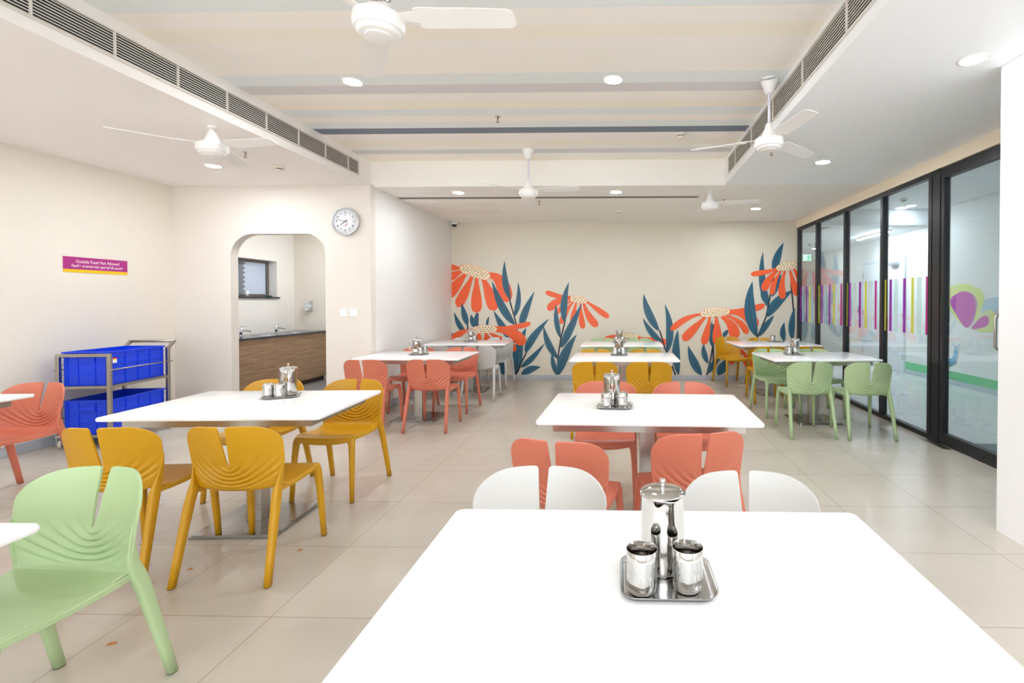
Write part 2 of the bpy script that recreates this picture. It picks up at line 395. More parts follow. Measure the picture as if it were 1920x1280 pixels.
# ------------------------------------------------------------------ wall mural
MURAL = [["F",[-2.596,1.906,0.2831,0.1039,-18],[[-2.831,1.967,-2.965,1.98,-3.099,1.994,0.115],[-2.808,1.933,-2.943,1.867,-3.1,1.778,0.1371],[-2.753,1.878,-2.876,1.756,-3.102,1.444,0.1858],[-2.652,1.822,-2.743,1.6,-2.919,1.277,0.1769],[-2.567,1.8,-2.575,1.511,-2.57,1.173,0.1946],[-2.462,1.811,-2.34,1.555,-2.247,1.213,0.2123],[-2.406,1.855,-2.071,1.866,-2.028,1.36,0.2477]]],["S",[[[-1.983,1.422],[-1.872,1.022],[-1.828,0.755],[-1.863,0.51]]],[[-1.96,1.411,-2.094,1.688,-2.065,2.105,0.115],[-1.906,1.1,-1.782,1.333,-1.826,1.728,0.0973],[-1.884,0.966,-2.14,1.222,-2.29,1.742,0.146],[-1.772,0.922,-1.76,1.111,-1.532,1.559,0.1327],[-1.807,0.577,-1.761,0.755,-1.683,0.911,0.0973],[-1.885,0.644,-2.096,0.866,-2.263,1.217,0.1327],[-1.864,0.069,-1.874,0.421,-1.739,0.844,0.1858]]],["S",[[[-2.734,0.965],[-2.728,0.865]],[[-2.547,1.173],[-2.548,0.932]]],[[-2.734,0.959,-2.789,1.11,-2.838,1.351,0.1106],[-2.768,0.82,-2.902,0.932,-2.973,1.19,0.0973],[-2.571,0.91,-2.655,0.999,-2.666,1.15,0.1017],[-2.562,0.932,-2.599,1.066,-2.561,1.188,0.0752],[-2.376,0.943,-2.391,1.021,-2.341,1.115,0.0487],[-2.948,0.742,-2.993,0.775,-3.02,0.824,0.0531],[-2.088,0.068,-2.154,0.264,-2.031,0.398,0.146]]],["F",[-2.432,0.883,0.2256,0.0752,2],[[-2.634,0.865,-2.835,0.876,-3.027,0.697,0.115],[-2.253,0.928,-1.873,0.888,-1.6,1.0,0.0929],[-2.253,0.866,-1.873,0.888,-1.728,0.604,0.2035],[-2.342,0.821,-2.208,0.754,-2.097,0.643,0.1017],[-2.41,0.816,-2.388,0.754,-2.361,0.62,0.1371],[-2.522,0.821,-2.533,0.754,-2.556,0.62,0.1327],[-2.186,0.754,-1.963,0.688,-1.885,0.488,0.1106]]],["S",[[[-1.879,0.069],[-1.695,0.444],[-1.538,0.755]]],[[-1.691,0.466,-1.65,0.688,-1.275,1.076,0.1371],[-1.785,0.209,-1.606,0.31,-1.351,0.638,0.1017],[-1.774,0.06,-1.629,0.199,-1.424,0.213,0.1283]]],["F",[-0.748,1.411,0.1504,0.0619,-8],[[-0.892,1.466,-1.114,1.444,-1.341,1.555,0.0929],[-0.881,1.422,-1.136,1.444,-1.292,1.218,0.1371],[-0.87,1.395,-1.048,1.311,-1.186,1.111,0.0796],[-0.848,1.373,-0.981,1.222,-1.066,0.978,0.1017],[-0.792,1.355,-0.848,1.156,-0.841,0.923,0.115],[-0.715,1.344,-0.715,1.112,-0.666,0.894,0.1017],[-0.659,1.366,-0.604,1.112,-0.409,0.935,0.1327],[-0.626,1.395,-0.426,1.245,-0.205,1.094,0.1017]]],["S",[[[-1.125,0.071],[-1.116,0.4],[-1.059,0.756],[-0.992,1.011]]],[[-0.992,1.0,-1.059,1.333,-0.918,1.725,0.1238],[-1.071,0.729,-1.17,1.022,-1.148,1.329,0.0929],[-1.066,0.556,-0.937,0.801,-0.688,1.351,0.1371],[-1.116,0.367,-1.316,0.578,-1.373,0.942,0.1194],[-1.105,0.071,-1.049,0.423,-0.782,0.797,0.1681],[-1.134,0.071,-1.216,0.267,-1.227,0.462,0.0885]]],["F",[0.139,0.773,0.1659,0.0487,-3],[[0.007,0.769,-0.126,0.768,-0.299,0.702,0.0885],[0.294,0.747,0.515,0.681,0.828,0.659,0.1283]]],["S",[[[0.687,0.869],[0.78,0.56],[0.968,0.078]]],[[0.68,0.858,0.448,1.156,0.404,1.514,0.1371],[0.736,0.659,0.515,0.803,0.391,1.085,0.1062],[0.813,0.471,0.934,0.869,0.779,1.329,0.1327],[1.023,0.078,0.934,0.494,1.011,0.878,0.1415]]],["S",[[[1.518,0.079],[1.594,0.407],[1.631,0.65]],[[1.633,0.08],[1.63,0.981]]],[[1.43,0.079,1.265,0.295,1.189,0.6,0.146],[1.542,0.285,1.44,0.473,1.466,0.638,0.0973],[1.62,0.572,1.56,0.76,1.61,1.047,0.0752],[1.54,0.108,1.595,0.274,1.759,0.374,0.1106],[1.813,0.749,1.834,0.827,1.904,0.888,0.0752],[1.716,0.076,1.792,0.231,1.912,0.374,0.1592]]],["F",[2.077,0.408,0.0885,0.0398,0],[[2.033,0.397,1.989,0.342,1.913,0.297,0.1017],[2.12,0.54,2.186,0.408,2.296,0.199,0.146]]],["F",[1.662,1.188,0.2587,0.0796,6],[[1.438,1.157,1.153,1.135,0.878,0.869,0.1106],[1.493,1.113,1.307,0.914,1.092,0.693,0.1548],[1.57,1.108,1.527,0.848,1.457,0.616,0.1327],[1.68,1.102,1.703,0.87,1.699,0.617,0.1637],[1.778,1.113,2.009,0.981,2.01,0.728,0.1902],[1.855,1.135,2.14,1.047,2.228,0.805,0.115],[1.899,1.183,2.27,1.223,2.37,0.915,0.2035],[1.877,1.223,2.249,1.201,2.536,1.322,0.1106]]],["S",[[[2.403,0.75],[2.555,1.113],[2.629,1.509],[2.682,1.816]]],[[2.571,1.289,2.432,1.772,2.495,2.25,0.1194],[2.586,1.333,2.487,1.509,2.519,1.706,0.1327],[2.658,1.465,2.727,1.64,2.813,1.87,0.0973],[2.693,1.882,2.702,2.123,2.853,2.411,0.1371],[2.399,0.757,2.183,1.223,2.316,1.737,0.199],[2.581,1.109,2.706,1.399,3.014,1.57,0.1637],[2.436,0.772,2.555,0.982,2.696,1.136,0.0973]]],["S",[[[2.983,1.706],[3.034,1.202]]],[[3.015,0.696,2.97,0.982,3.055,1.272,0.1106],[2.873,0.685,2.818,0.85,2.874,1.013,0.0973]]],["F",[2.925,2.006,0.2035,0.0686,13],[[2.758,1.969,2.573,1.882,2.279,1.86,0.0929],[2.758,1.943,2.595,1.794,2.498,1.564,0.1327],[2.812,1.921,2.65,1.684,2.658,1.496,0.0973],[2.878,1.914,2.792,1.64,2.848,1.421,0.1238],[2.965,1.921,3.031,1.684,3.102,1.476,0.1238],[3.03,1.947,3.117,1.815,3.249,1.596,0.1238],[3.094,2.034,3.16,2.012,3.247,1.968,0.1327]]]]
UMIN, UMAX, VMIN = SWX + .004, GX - .03, .078
def clip(poly, axis, lim, keep_greater):
    out = []
    for i in range(len(poly)):
        a, b = poly[i - 1], poly[i]
        ia = (a[axis] >= lim) == keep_greater; ib = (b[axis] >= lim) == keep_greater
        if ia != ib:
            t = (lim - a[axis]) / (b[axis] - a[axis]); out.append((lerp(a[0], b[0], t), lerp(a[1], b[1], t)))
        if ib: out.append(b)
    return out
def clipped(poly):
    for ax, lim, g in ((0, UMIN, True), (0, UMAX, False), (1, VMIN, True)):
        poly = clip(poly, ax, lim, g)
        if len(poly) < 3: return None
    return poly
def ribbon(p0, p1, p2, wf, n=18):
    """outline of a brush stroke along a quadratic bezier, wf(t) its half width"""
    L, Rr = [], []
    for i in range(n + 1):
        t = i / n
        x = (1 - t) ** 2 * p0[0] + 2 * t * (1 - t) * p1[0] + t * t * p2[0]; y = (1 - t) ** 2 * p0[1] + 2 * t * (1 - t) * p1[1] + t * t * p2[1]
        dx = 2 * (1 - t) * (p1[0] - p0[0]) + 2 * t * (p2[0] - p1[0]); dy = 2 * (1 - t) * (p1[1] - p0[1]) + 2 * t * (p2[1] - p1[1])
        d = math.hypot(dx, dy) or 1; h = wf(t)
        L.append((x - dy / d * h, y + dx / d * h)); Rr.append((x + dy / d * h, y - dx / d * h))
    return L + Rr[::-1]
def petal_w(w):
    def f(t):
        b = .34 + .66 * sstep(0, .72, t)
        e = math.sqrt(max(0, 1 - ((t - .82) / .18) ** 2)) if t > .82 else 1
        return max(.0006, w / 2 * b * e)
    return f
def leaf_w(w): return lambda t: max(.0008, w / 2 * (math.sin(PI * min(1, t) ** .8) ** .85 if 0 < t < 1 else 0))
mural = empty('wall_mural', (0, BACK, 0), 0, 'flower mural of orange daisies and teal leaves painted on the back wall', 'mural')
layer = [0]
def flat_on_wall(mb, poly, step=1):
    poly = clipped(poly)
    if poly:
        layer[0] += step
        # tessellate as a fan of quads is unsafe for bent strokes: let the ngon be triangulated
        mb.flat(poly, Matrix(((1, 0, 0, 0), (0, 0, 1, -.0012 - layer[0] * .00006), (0, 1, 0, 0), (0, 0, 0, 1))))
for kind, info, strokes in MURAL:
    if kind == 'F':
        hx, hy, rx, ry, rot = info
        fl = empty('flower', (0, 0, 0)); fl.parent = mural
        mb = MB().use(M_OR)
        for s in strokes: flat_on_wall(mb, ribbon(s[0:2], s[2:4], s[4:6], petal_w(s[6])))
        def ell(kx, n=40):
            out = []
            for k in range(n):
                a = 2 * PI * k / n; x, y = rx * kx * math.cos(a), ry * kx * math.sin(a)
                y += .12 * ry * math.sin(a * 3) * (1 if y < 0 else .2)
                out.append((hx + x * math.cos(R(rot)) - y * math.sin(R(rot)), hy + x * math.sin(R(rot)) + y * math.cos(R(rot))))
            return out
        flat_on_wall(mb, ell(1.04)); mb.build('petals', None, fl)
        mb = MB().use(M_SEED); flat_on_wall(mb, ell(1.0)); mb.use(M_DARK)
        layer[0] += 1
        nx = max(4, int(rx / .034)); 
        for i in range(-nx, nx + 1):
            for j in range(-4, 5):
                u = i * .052 + (j % 2) * .026 + random.uniform(-.006, .006); v = j * .036 + random.uniform(-.005, .005)
                if (u / (rx * .9)) ** 2 + (v / (ry * .86)) ** 2 > 1: continue
                cx = hx + u * math.cos(R(rot)) - v * math.sin(R(rot)); cy = hy + u * math.sin(R(rot)) + v * math.cos(R(rot))
                flat_on_wall(mb, [(cx + .0075 * math.cos(2 * PI * k / 8) + .003 * math.sin(2 * PI * k / 8), cy + .012 * math.sin(2 * PI * k / 8)) for k in range(8)], 0)
        mb.build('seed_head', None, fl)
    else:
        sp = empty('leaf_spray', (0, 0, 0)); sp.parent = mural
        for st in info:
            mb = MB().use(M_DARK); sd_ = []; so_ = []
            for i, a in enumerate(st):
                p_, q_ = st[max(i - 1, 0)], st[min(i + 1, len(st) - 1)]; d_ = math.hypot(q_[0] - p_[0], q_[1] - p_[1]) or 1
                nx_, ny_ = -(q_[1] - p_[1]) / d_ * .0125, (q_[0] - p_[0]) / d_ * .0125
                sd_.append((a[0] + nx_, a[1] + ny_)); so_.append((a[0] - nx_, a[1] - ny_))
            flat_on_wall(mb, sd_ + so_[::-1]); mb.build('stem', None, sp)
        for s in strokes:
            mb = MB().use(M_LEAF); flat_on_wall(mb, ribbon(s[0:2], s[2:4], s[4:6], leaf_w(s[6])))
            mb.use(M_DARK); q = [lerp(s[0], s[4], .9), lerp(s[1], s[5], .9)]
            # midrib follows the same curve, stopping short of the tip
            t = .88; e = [(1 - t) ** 2 * s[i] + 2 * t * (1 - t) * s[2 + i] + t * t * s[4 + i] for i in (0, 1)]
            k = [lerp(s[i], s[2 + i], t) for i in (0, 1)]
            flat_on_wall(mb, ribbon(s[0:2], k, e, lambda t: .0045 * (1 - t * .7)))
            mb.build('leaf', None, sp)

# ------------------------------------------------------------------ glass partition
part = empty('glass_partition', (GX, 0, 0), 0, 'tall glass partition in slim black frames beside the dining tables', 'partition')
ys = [8.5, 7.71, 6.75, 5.80, 4.90]
mb = MB(); mb.box(-.03, .03, 4.86, BACK, 2.615, 2.665); mb.build('head_rail', BLACK, part)
mb = MB(); mb.box(-.03, .03, 4.86, BACK, 0, .05); mb.build('sill_rail', BLACK, part)
for y in ys: MB().box(-.035, .035, y - .026, y + .026, .05, 2.615).build('mullion', BLACK, part)
for a, b in zip(ys, ys[1:]): MB().box(-.006, .006, b + .026, a - .026, .05, 2.615).build('glass_pane', GLASS, part)
# film stripes stuck on the panes
SC_ = {'p': film_mat('film_magenta', rgb(218, 70, 160), .82), 'v': film_mat('film_purple', rgb(178, 66, 186), .82), 'y': film_mat('film_yellow', rgb(236, 228, 92), .75),
       'g': film_mat('film_pale_green', rgb(222, 242, 236), .45), 'b': film_mat('film_pale_blue', rgb(190, 212, 226), .42), 'w': film_mat('film_faint', rgb(230, 240, 240), .3)}
stripes = [[(8.463, 8.419, 'v'), (8.358, 8.291, 'b'), (8.184, 8.138, 'v'), (8.052, 8.001, 'y'), (7.957, 7.891, 'b'), (7.816, 7.763, 'p')],
           [(7.669, 7.638, 'y'), (7.568, 7.518, 'v'), (7.469, 7.401, 'b'), (7.293, 7.247, 'v'), (7.148, 7.103, 'y'), (7.055, 6.995, 'w'), (6.911, 6.865, 'p')],
           [(6.720, 6.700, 'y'), (6.654, 6.609, 'v'), (6.552, 6.482, 'w'), (6.381, 6.332, 'v'), (6.232, 6.182, 'y'), (6.142, 6.062, 'w'), (5.989, 5.946, 'p')],
           [(5.764, 5.739, 'y'), (5.666, 5.617, 'v'), (5.57, 5.494, 'g'), (5.395, 5.347, 'v'), (5.245, 5.2, 'y'), (5.147, 5.074, 'g'), (4.998, 4.947, 'p')]]
for L in stripes:
    for y1, y0, c in L: MB().box(-.0085, -.0065, y0, y1, 1.04, 1.634).build('film_stripe', SC_[c], part)
# door leaf
door = tag(empty('door_1', (GX, 4.86, 0)), kind='structure')
dw = 1.02
mb = MB(); mb.box(-.035, .035, -.11, 0, .0, 2.665); mb.build('door_jamb', BLACK, door)
mb = MB(); mb.box(-.03, .03, -dw, -.11, .012, .115).box(-.03, .03, -dw, -.11, 2.56, 2.66).box(-.03, .03, -.165, -.115, .115, 2.56).box(-.03, .03, -dw, -dw + .06, .115, 2.56)
mb.build('door_leaf_frame', BLACK, door)
MB().box(-.006, .006, -dw + .06, -.165, .115, 2.56).build('door_glass', GLASS, door)
mb = MB(); hp = [(0, -.86, .99), (-.05, -.86, .99), (-.068, -.86, 1.008), (-.068, -.86, 1.25), (-.05, -.86, 1.268), (0, -.86, 1.268)]
mb.tube(hp, .011, 12); mb.tube([(0, -.86, .99), (.05, -.86, .99), (.068, -.86, 1.008), (.068, -.86, 1.25), (.05, -.86, 1.268), (0, -.86, 1.268)], .011, 12)
mb.build('door_handle', STEEL, door)
struct(MB().box(GX - .03, GX + .03, 2.95, 4.86 - dw - .005, 0, .06).box(GX - .03, GX + .03, 2.95, 4.86 - dw - .005, 2.6, 2.665).box(GX - .03, GX + .03, 4.86 - dw - .055, 4.86 - dw - .005, .06, 2.6), 'window_2', BLACK)
struct(MB().box(GX - .006, GX + .006, 2.95, 4.86 - dw - .055, .06, 2.6), 'window_3', GLASS)
fp = MB(); fp.box(-.035, .035, -.17, .17, 0, .006, bev=.002); o = fp.build('floor_spring_cover', STEEL); o.location = (GX - .075, 4.72, 0)
tag(o, 'steel floor spring cover plate at the foot of the glass door post', 'door hardware')

# ------------------------------------------------------------------ chairs
YB = [(.425, -.135), (.43, -.146), (.437, -.157), (.448, -.166), (.465, -.172), (.49, -.177), (.53, -.184), (.58, -.194), (.66, -.212), (.772, -.240)]
KB = [(.43, .045), (.50, .058), (.60, .071), (.77, .082)]
HB = [(.43, .203), (.455, .211), (.50, .220), (.58, .229), (.68, .234), (.77, .230)]
SLIT = .565
def top_z(u):
    d = 0
    d += .008 * u * u
    if u > .36:
        q = (u - .36) / .64; d += .088 * (1 - math.sqrt(max(0, 1 - q ** 2.7)))
    if u < .07: d += .012 * (1 - math.sqrt(max(0, 1 - ((.07 - u) / .07) ** 2)))
    return .772 - d
def back_point(sx, u, v):
    z0 = .430 + .020 * u ** 2.5; zt = top_z(u); z = z0 + (zt - z0) * v
    xin = .0042 + .0155 * max(0, (z - SLIT) / (.77 - SLIT)) ** .8 if z > SLIT else 0
    x = lerp(xin, interp(HB, z), u)
    y = interp(YB, z) + interp(KB, z) * u * u
    dz = z - (SLIT - .006); d = math.hypot(0.95 * x, dz); ph = d - dz
    amp = .0054 * sstep(.004, .02, ph) * (1 - sstep(.21, .275, ph)) * (math.exp(-dz / .07) if dz > 0 else 1) * (1 - u ** 8)
    amp *= sstep(0.02, .12, v) * (1 - sstep(1.35, 2.35, math.atan2(x, -dz)))
    y += amp * math.sin(2 * PI * ph / .043)
    return Vector((sx * x, y, z))
def chair_mesh():
    nu = 30
    us = [(.5 - .5 * math.cos(PI * i / nu)) * .75 + .25 * i / nu for i in range(nu + 1)]
    vs = [j / 62 * .45 for j in range(62)] + [.45 + .55 * j / 26 for j in range(27)]; nv = len(vs) - 1
    def hw_seat(y): return interp([(-.17, .206), (-.10, .206), (-.05, .206), (.08, .207), (.2, .204), (.25, .198)], y)
    # one shell from the front lip to the top edge, cut into seat and backrest afterwards
    b = bmesh.new(); lay = b.faces.layers.int.new('part')
    yz = [(.10, .4275), (.22, .423), (.36, .422), (.5, .426), (.64, .4315), (.78, .437), (.88, .4395), (.94, .439)]
    for sx in (-1, 1):
        rows = []
        for j in range(nv, -1, -1): rows.append([b.verts.new(back_point(sx, u, vs[j])) for u in us])
        nb = len(rows) - 1
        for t, z in yz:
            row = []
            for u in us:
                p0 = back_point(1, u, 0); yf = .238 - .012 * u ** 4; y = lerp(p0.y, yf, t)
                zc = lerp(p0.z, z + .007 * u * u, min(1, t / .22)); row.append(b.verts.new((sx * u * hw_seat(y), y, zc)))
            rows.append(row)
        for dy, dz0, dz1 in ((.002, .434, .4375), (.012, .424, .431), (.015, .410, .424), (.014, .394, .418)):
            rows.append([b.verts.new((sx * u * .198, .238 - .012 * u ** 4 + dy, lerp(dz0, dz1, u ** 2.2))) for u in us])
        for j, (r0, r1) in enumerate(zip(rows, rows[1:])):
            for i in range(nu):
                q = [r0[i], r0[i + 1], r1[i + 1], r1[i]]
                f = b.faces.new(q if sx < 0 else q[::-1]); f.smooth = True; f[lay] = 1 if j < nb else 2
    bmesh.ops.remove_doubles(b, verts=b.verts, dist=.0006)
    bmesh.ops.recalc_face_normals(b, faces=b.faces)
    me = bpy.data.meshes.new('shell'); b.to_mesh(me); b.free()
    o = bpy.data.objects.new('shell', me); C.objects.link(o)
    m = o.modifiers.new('s', 'SOLIDIFY'); m.thickness = .009; m.offset = 0
    m = o.modifiers.new('b', 'BEVEL'); m.width = .0028; m.segments = 2; m.limit_method = 'ANGLE'; m.angle_limit = R(55)
    baked(o); smooth_by_angle(o, 50); me = o.data; bpy.data.objects.remove(o)
    pl = me.attributes['part'].data; part_of = [pl[i].value for i in range(len(me.polygons))]
    nrm = [tuple(n.vector) for n in me.corner_normals]
    out = []
    for want, name in ((1, 'backrest'), (2, 'seat')):
        vmap, vv, ff, nn = {}, [], [], []
        for p, w in zip(me.polygons, part_of):
            if w != want: continue
            ids = []
            for li in p.loop_indices:
                vi = me.loops[li].vertex_index
                if vi not in vmap: vmap[vi] = len(vv); vv.append(tuple(me.vertices[vi].co))
                ids.append(vmap[vi]); nn.append(nrm[li])
            ff.append(ids)
        if want == 2:
            # side rails along both seat edges
            for s_ in (-1, 1):
                pts = [(-.150, .456, .032), (-.115, .443, .026), (-.06, .4365, .0235), (.03, .434, .0225), (.12, .4395, .024), (.19, .447, .026), (.226, .446, .028)]
                base = len(vv); sec = [(-.010, -.004), (.0, -.003), (.0035, -.007), (.0035, -1), (.0, -1.1), (-.010, -1.1)]
                for y, zt, h in pts:
                    for dx, dz in sec: vv.append((s_ * (hw_seat(y) - .001 + dx), y, zt + (dz if dz > -.5 else dz * h)))
                nsec = len(sec)
                for k in range(len(pts) - 1):
                    for q in range(nsec):
                        a0 = base + k * nsec + q; a1 = base + k * nsec + (q + 1) % nsec
                        f = [a0, a1, a1 + nsec, a0 + nsec]; f = f if s_ > 0 else f[::-1]
                        ff.append(f)
                        c = [Vector(vv[i]) for i in f]; n_ = (c[1] - c[0]).cross(c[3] - c[0]).normalized(); nn += [tuple(n_)] * 4
        m2 = bpy.data.meshes.new(name); m2.from_pydata(vv, [], ff); m2.update()
        for p in m2.polygons: p.use_smooth = True
        m2.normals_split_custom_set(nn); out.append(m2)
    return out
BACK_ME, SEAT_ME = chair_mesh()
def leg_mesh(s, front):
    mb = MB()
    if front:
        secs = [((s * .2075, .262, .004), .0125, .0145), ((s * .203, .251, .16), .0145, .017), ((s * .198, .241, .30), .0165, .0185), ((s * .192, .232, .385), .019, .020),
                ((s * .186, .226, .415), .024, .022), ((s * .178, .218, .432), .027, .024), ((s * .172, .208, .4405), .022, .020)]
    else:
        secs = [((s * .226, -.256, .004), .0150, .0165), ((s * .2215, -.229, .12), .0162, .0182), ((s * .2160, -.195, .26), .0174, .0205), ((s * .2110, -.167, .375), .0182, .0235),
                ((s * .2070, -.150, .430), .0165, .0260), ((s * .2100, -.137, .470), .0095, .0215), ((s * .2170, -.127, .52), .0050, .014), ((s * .2235, -.123, .575), .0036, .007), ((s * .2265, -.124, .62), .002, .003)]
    mb.loft(secs); me = mb.build('leg').data
    o = [x for x in C.objects if x.data == me][0]; bpy.data.objects.remove(o)
    b = bmesh.new(); b.from_mesh(me)
    for f in b.faces:
        if f.calc_center_median().z < .006 and abs(f.normal.z) > .9: f.material_index = 1
    # dark glide under the foot
    b.to_mesh(me); b.free(); return me
LEGS = {(s, f): leg_mesh(s, f) for s in (-1, 1) for f in (True, False)}
def glide_mesh(s, front):
    x, y = (s * .2075, .262) if front else (s * .226, -.256)
    mb = MB(); mb.loft([((x, y, 0), .0125, .0145), ((x, y, .0045), .0128, .0148)])
    o = mb.build('glide', FOOT); me = o.data; bpy.data.objects.remove(o); return me
GLIDES = {(s, f): glide_mesh(s, f) for s in (-1, 1) for f in (True, False)}
def make_chair(m):
    root = empty('dining_chair', (0, 0, 0), 0, 'chair', 'chair')
    def add(name, me, parent=root):
        d = me.copy(); d.materials.clear(); d.materials.append(m); 
        if name == 'leg': d.materials.append(m)
        o = bpy.data.objects.new(name, d); C.objects.link(o); o.parent = parent; return o
    add('seat', SEAT_ME); add('backrest', BACK_ME)
    for k, me in LEGS.items():
        lg = add('leg', me); g = bpy.data.objects.new('foot_glide', GLIDES[k]); C.objects.link(g); g.parent = lg
    return root
CHAIR = {c: [make_chair(m), [False]] for c, m in (('coral', CORAL), ('yellow', YELLOW), ('green', GREEN), ('grey', GREY))}
chairs = [
 # colour, x, y, rotation, label, group
 ('green', -1.905, 1.495, 178, 'large pale green plastic chair nearest the camera at the left edge', None),
 ('coral', -4.325, 3.30, 182, 'coral plastic chair by the left wall in front of the blue crate trolley', None),
 ('yellow', -2.55, 2.49, 4, 'mustard yellow chair seen from behind, directly behind the large green chair', 'yellow chairs at the table by the trolley'),
 ('yellow', -1.945, 2.52, 3, 'mustard yellow chair seen from behind, its full legs and slit in view near the camera', 'yellow chairs at the table by the trolley'),
 ('yellow', -2.66, 3.49, 182, 'mustard yellow chair facing us behind the jug, in front of the archway', 'yellow chairs at the table by the trolley'),
 ('yellow', -2.055, 3.51, 181, 'mustard yellow chair facing us with its whole seat showing past the table corner', 'yellow chairs at the table by the trolley'),
 ('coral', -.25, 2.32, -13, 'coral chair back turned outward at the centre table, archway side of its steel column', 'coral chairs at the centre table'),
 ('coral', .34, 2.455, 13, 'coral chair back seen just behind the foreground jug, glass side of the steel column', 'coral chairs at the centre table'),
 ('coral', -.11, 3.45, 180, 'coral chair facing us behind the centre table, its slit hidden by the jug', 'coral chairs at the centre table'),
 ('coral', .465, 3.425, 180, 'coral chair facing us behind the centre table, on the glass partition side', 'coral chairs at the centre table'),
 ('grey', -.285, 1.535, 180, 'pale grey chair top across the foreground table, on the archway side', 'pale grey chairs behind the foreground table'),
 ('grey', .44, 1.50, 180, 'pale grey chair across the foreground table, directly behind the foreground jug', 'pale grey chairs behind the foreground table'),
 ('coral', -2.71, 5.20, 0, 'coral chair seen from behind, beside the end of the archway wall', 'coral chairs along the side wall'),
 ('coral', -2.055, 5.24, 0, 'coral chair seen from behind, full ripples in view, aisle side of side wall table', 'coral chairs along the side wall'),
 ('coral', -2.66, 6.12, 180, 'coral chair against the side wall, only its top showing behind the jug', 'coral chairs along the side wall'),
 ('coral', -2.10, 6.13, 180, 'coral chair facing us at the aisle corner of the side wall table', 'coral chairs along the side wall'),
 ('grey', -2.60, 6.82, 0, 'pale grey chair seen from behind, close to the side wall past the coral chairs', 'pale grey chairs in the mural corner'),
 ('grey', -1.985, 6.84, 2, 'pale grey chair seen from behind on the aisle, with its long rear leg in view', 'pale grey chairs in the mural corner'),
 ('grey', -2.64, 7.92, 180, 'pale grey chair in the corner under the low orange flower, only its top showing', 'pale grey chairs in the mural corner'),
 ('grey', -2.04, 7.92, 180, 'pale grey chair facing us against the teal leaves, at the aisle corner of its table', 'pale grey chairs in the mural corner'),
 ('yellow', -.265, 5.07, 0, 'mustard yellow chair seen from behind, directly above the centre table jug', 'yellow chairs at the middle row table'),
 ('yellow', .29, 5.08, 0, 'mustard yellow chair seen from behind in the middle row, glass side of the column', 'yellow chairs at the middle row table'),
 ('yellow', -.32, 5.92, 180, 'mustard chair top behind the middle row table, archway side of its jug', 'yellow chairs at the middle row table'),
 ('yellow', .315, 5.93, 180, 'mustard chair top behind the middle row table, glass side of its jug', 'yellow chairs at the middle row table'),
 ('green', -.32, 6.72, 0, 'pale green chair back below the farthest centre table, archway side', 'green chairs at the farthest centre table'),
 ('green', .315, 6.73, 0, 'pale green chair back below the farthest centre table, glass side', 'green chairs at the farthest centre table'),
 ('green', -.29, 7.80, 180, 'pale green chair top against the mural, archway side of the farthest centre jug', 'green chairs at the farthest centre table'),
 ('green', .31, 7.81, 180, 'pale green chair top against the mural, glass side of the farthest centre jug', 'green chairs at the farthest centre table'),
 ('green', 1.93, 5.11, 1, 'pale green chair seen from behind in front of its table column, near the glass partition', 'green chairs by the glass partition'),
 ('green', 2.51, 5.08, -2, 'pale green chair seen from behind, closest of all to the glass partition', 'green chairs by the glass partition'),
 ('green', 1.92, 6.03, 184, 'pale green chair facing us at the aisle corner of the glass side table', 'green chairs by the glass partition'),
 ('green', 2.46, 6.04, 180, 'pale green chair facing us behind the jug at the glass side table', 'green chairs by the glass partition'),
 ('yellow', 2.03, 6.77, 0, 'mustard chair back just over the green chair at the aisle corner of the glass side', 'yellow chairs in the far glass corner'),
 ('yellow', 2.56, 6.78, 0, 'mustard yellow chair seen from behind, its top showing past the glass side jug', 'yellow chairs in the far glass corner'),
 ('yellow', 1.87, 8.18, 193, 'mustard yellow chair turned sideways under the orange flower, whole seat and legs in view', 'yellow chairs in the far glass corner'),
 ('yellow', 2.345, 7.97, 180, 'mustard yellow chair against the mural, half hidden behind the table edge', 'yellow chairs in the far glass corner'),
]
for col, x, y, rz, label, grp in chairs:
    pr, used = CHAIR[col]
    o = place(pr, used, (x, y, 0), R(rz), label, grp)
    if not grp and 'group' in o: del o['group']

# ------------------------------------------------------------------ tables
def make_table():
    t = empty('dining_table', (0, 0, 0), 0, 'table', 'table')
    mb = MB(); n = 4
    prof = [(-.009, .7275), (-.002, .7300), (0, .737), (-.001, .744), (-.005, .7490), (-.010, .75)]
    rings = []
    for d, z in prof:
        rings.append([mb.b.verts.new((x, y, z)) for x, y in rrect(1.2 + 2 * d, .8 + 2 * d, .028 + d, 5)])
    N = len(rings[0])
    for a, b in zip(rings, rings[1:]):
        for k in range(N): mb._f([a[k], a[(k + 1) % N], b[(k + 1) % N], b[k]], True)
    mb._f(rings[0][::-1]); mb._f(rings[-1])
    o = mb.build('table_top', TOP, t); smooth_by_angle(o, 40)
    mb = MB(); ax, ay = .515, .325
    mb.box(-ax, ax, -ay, -ay + .025, .678, .7275).box(-ax, ax, ay - .025, ay, .678, .7275).box(-ax, -ax + .025, -ay + .025, ay - .025, .678, .7275).box(ax - .025, ax, -ay + .025, ay - .025, .678, .7275)
    mb.box(-ax + .025, ax - .025, -.04, .04, .69, .7275)
    mb.build('under_frame', STEEL, t)
    MB().box(-.045, .045, -.045, .045, .018, .70, bev=.004).build('column', STEEL, t)
    mb = MB(); mb.prism(rrect(.5, .47, .02, 3), 0, .014); mb.prism(rrect(.48, .45, .02, 3), .014, .02); mb.build('base_plate', BASES, t)
    return t
tb = make_table(); used = [False]
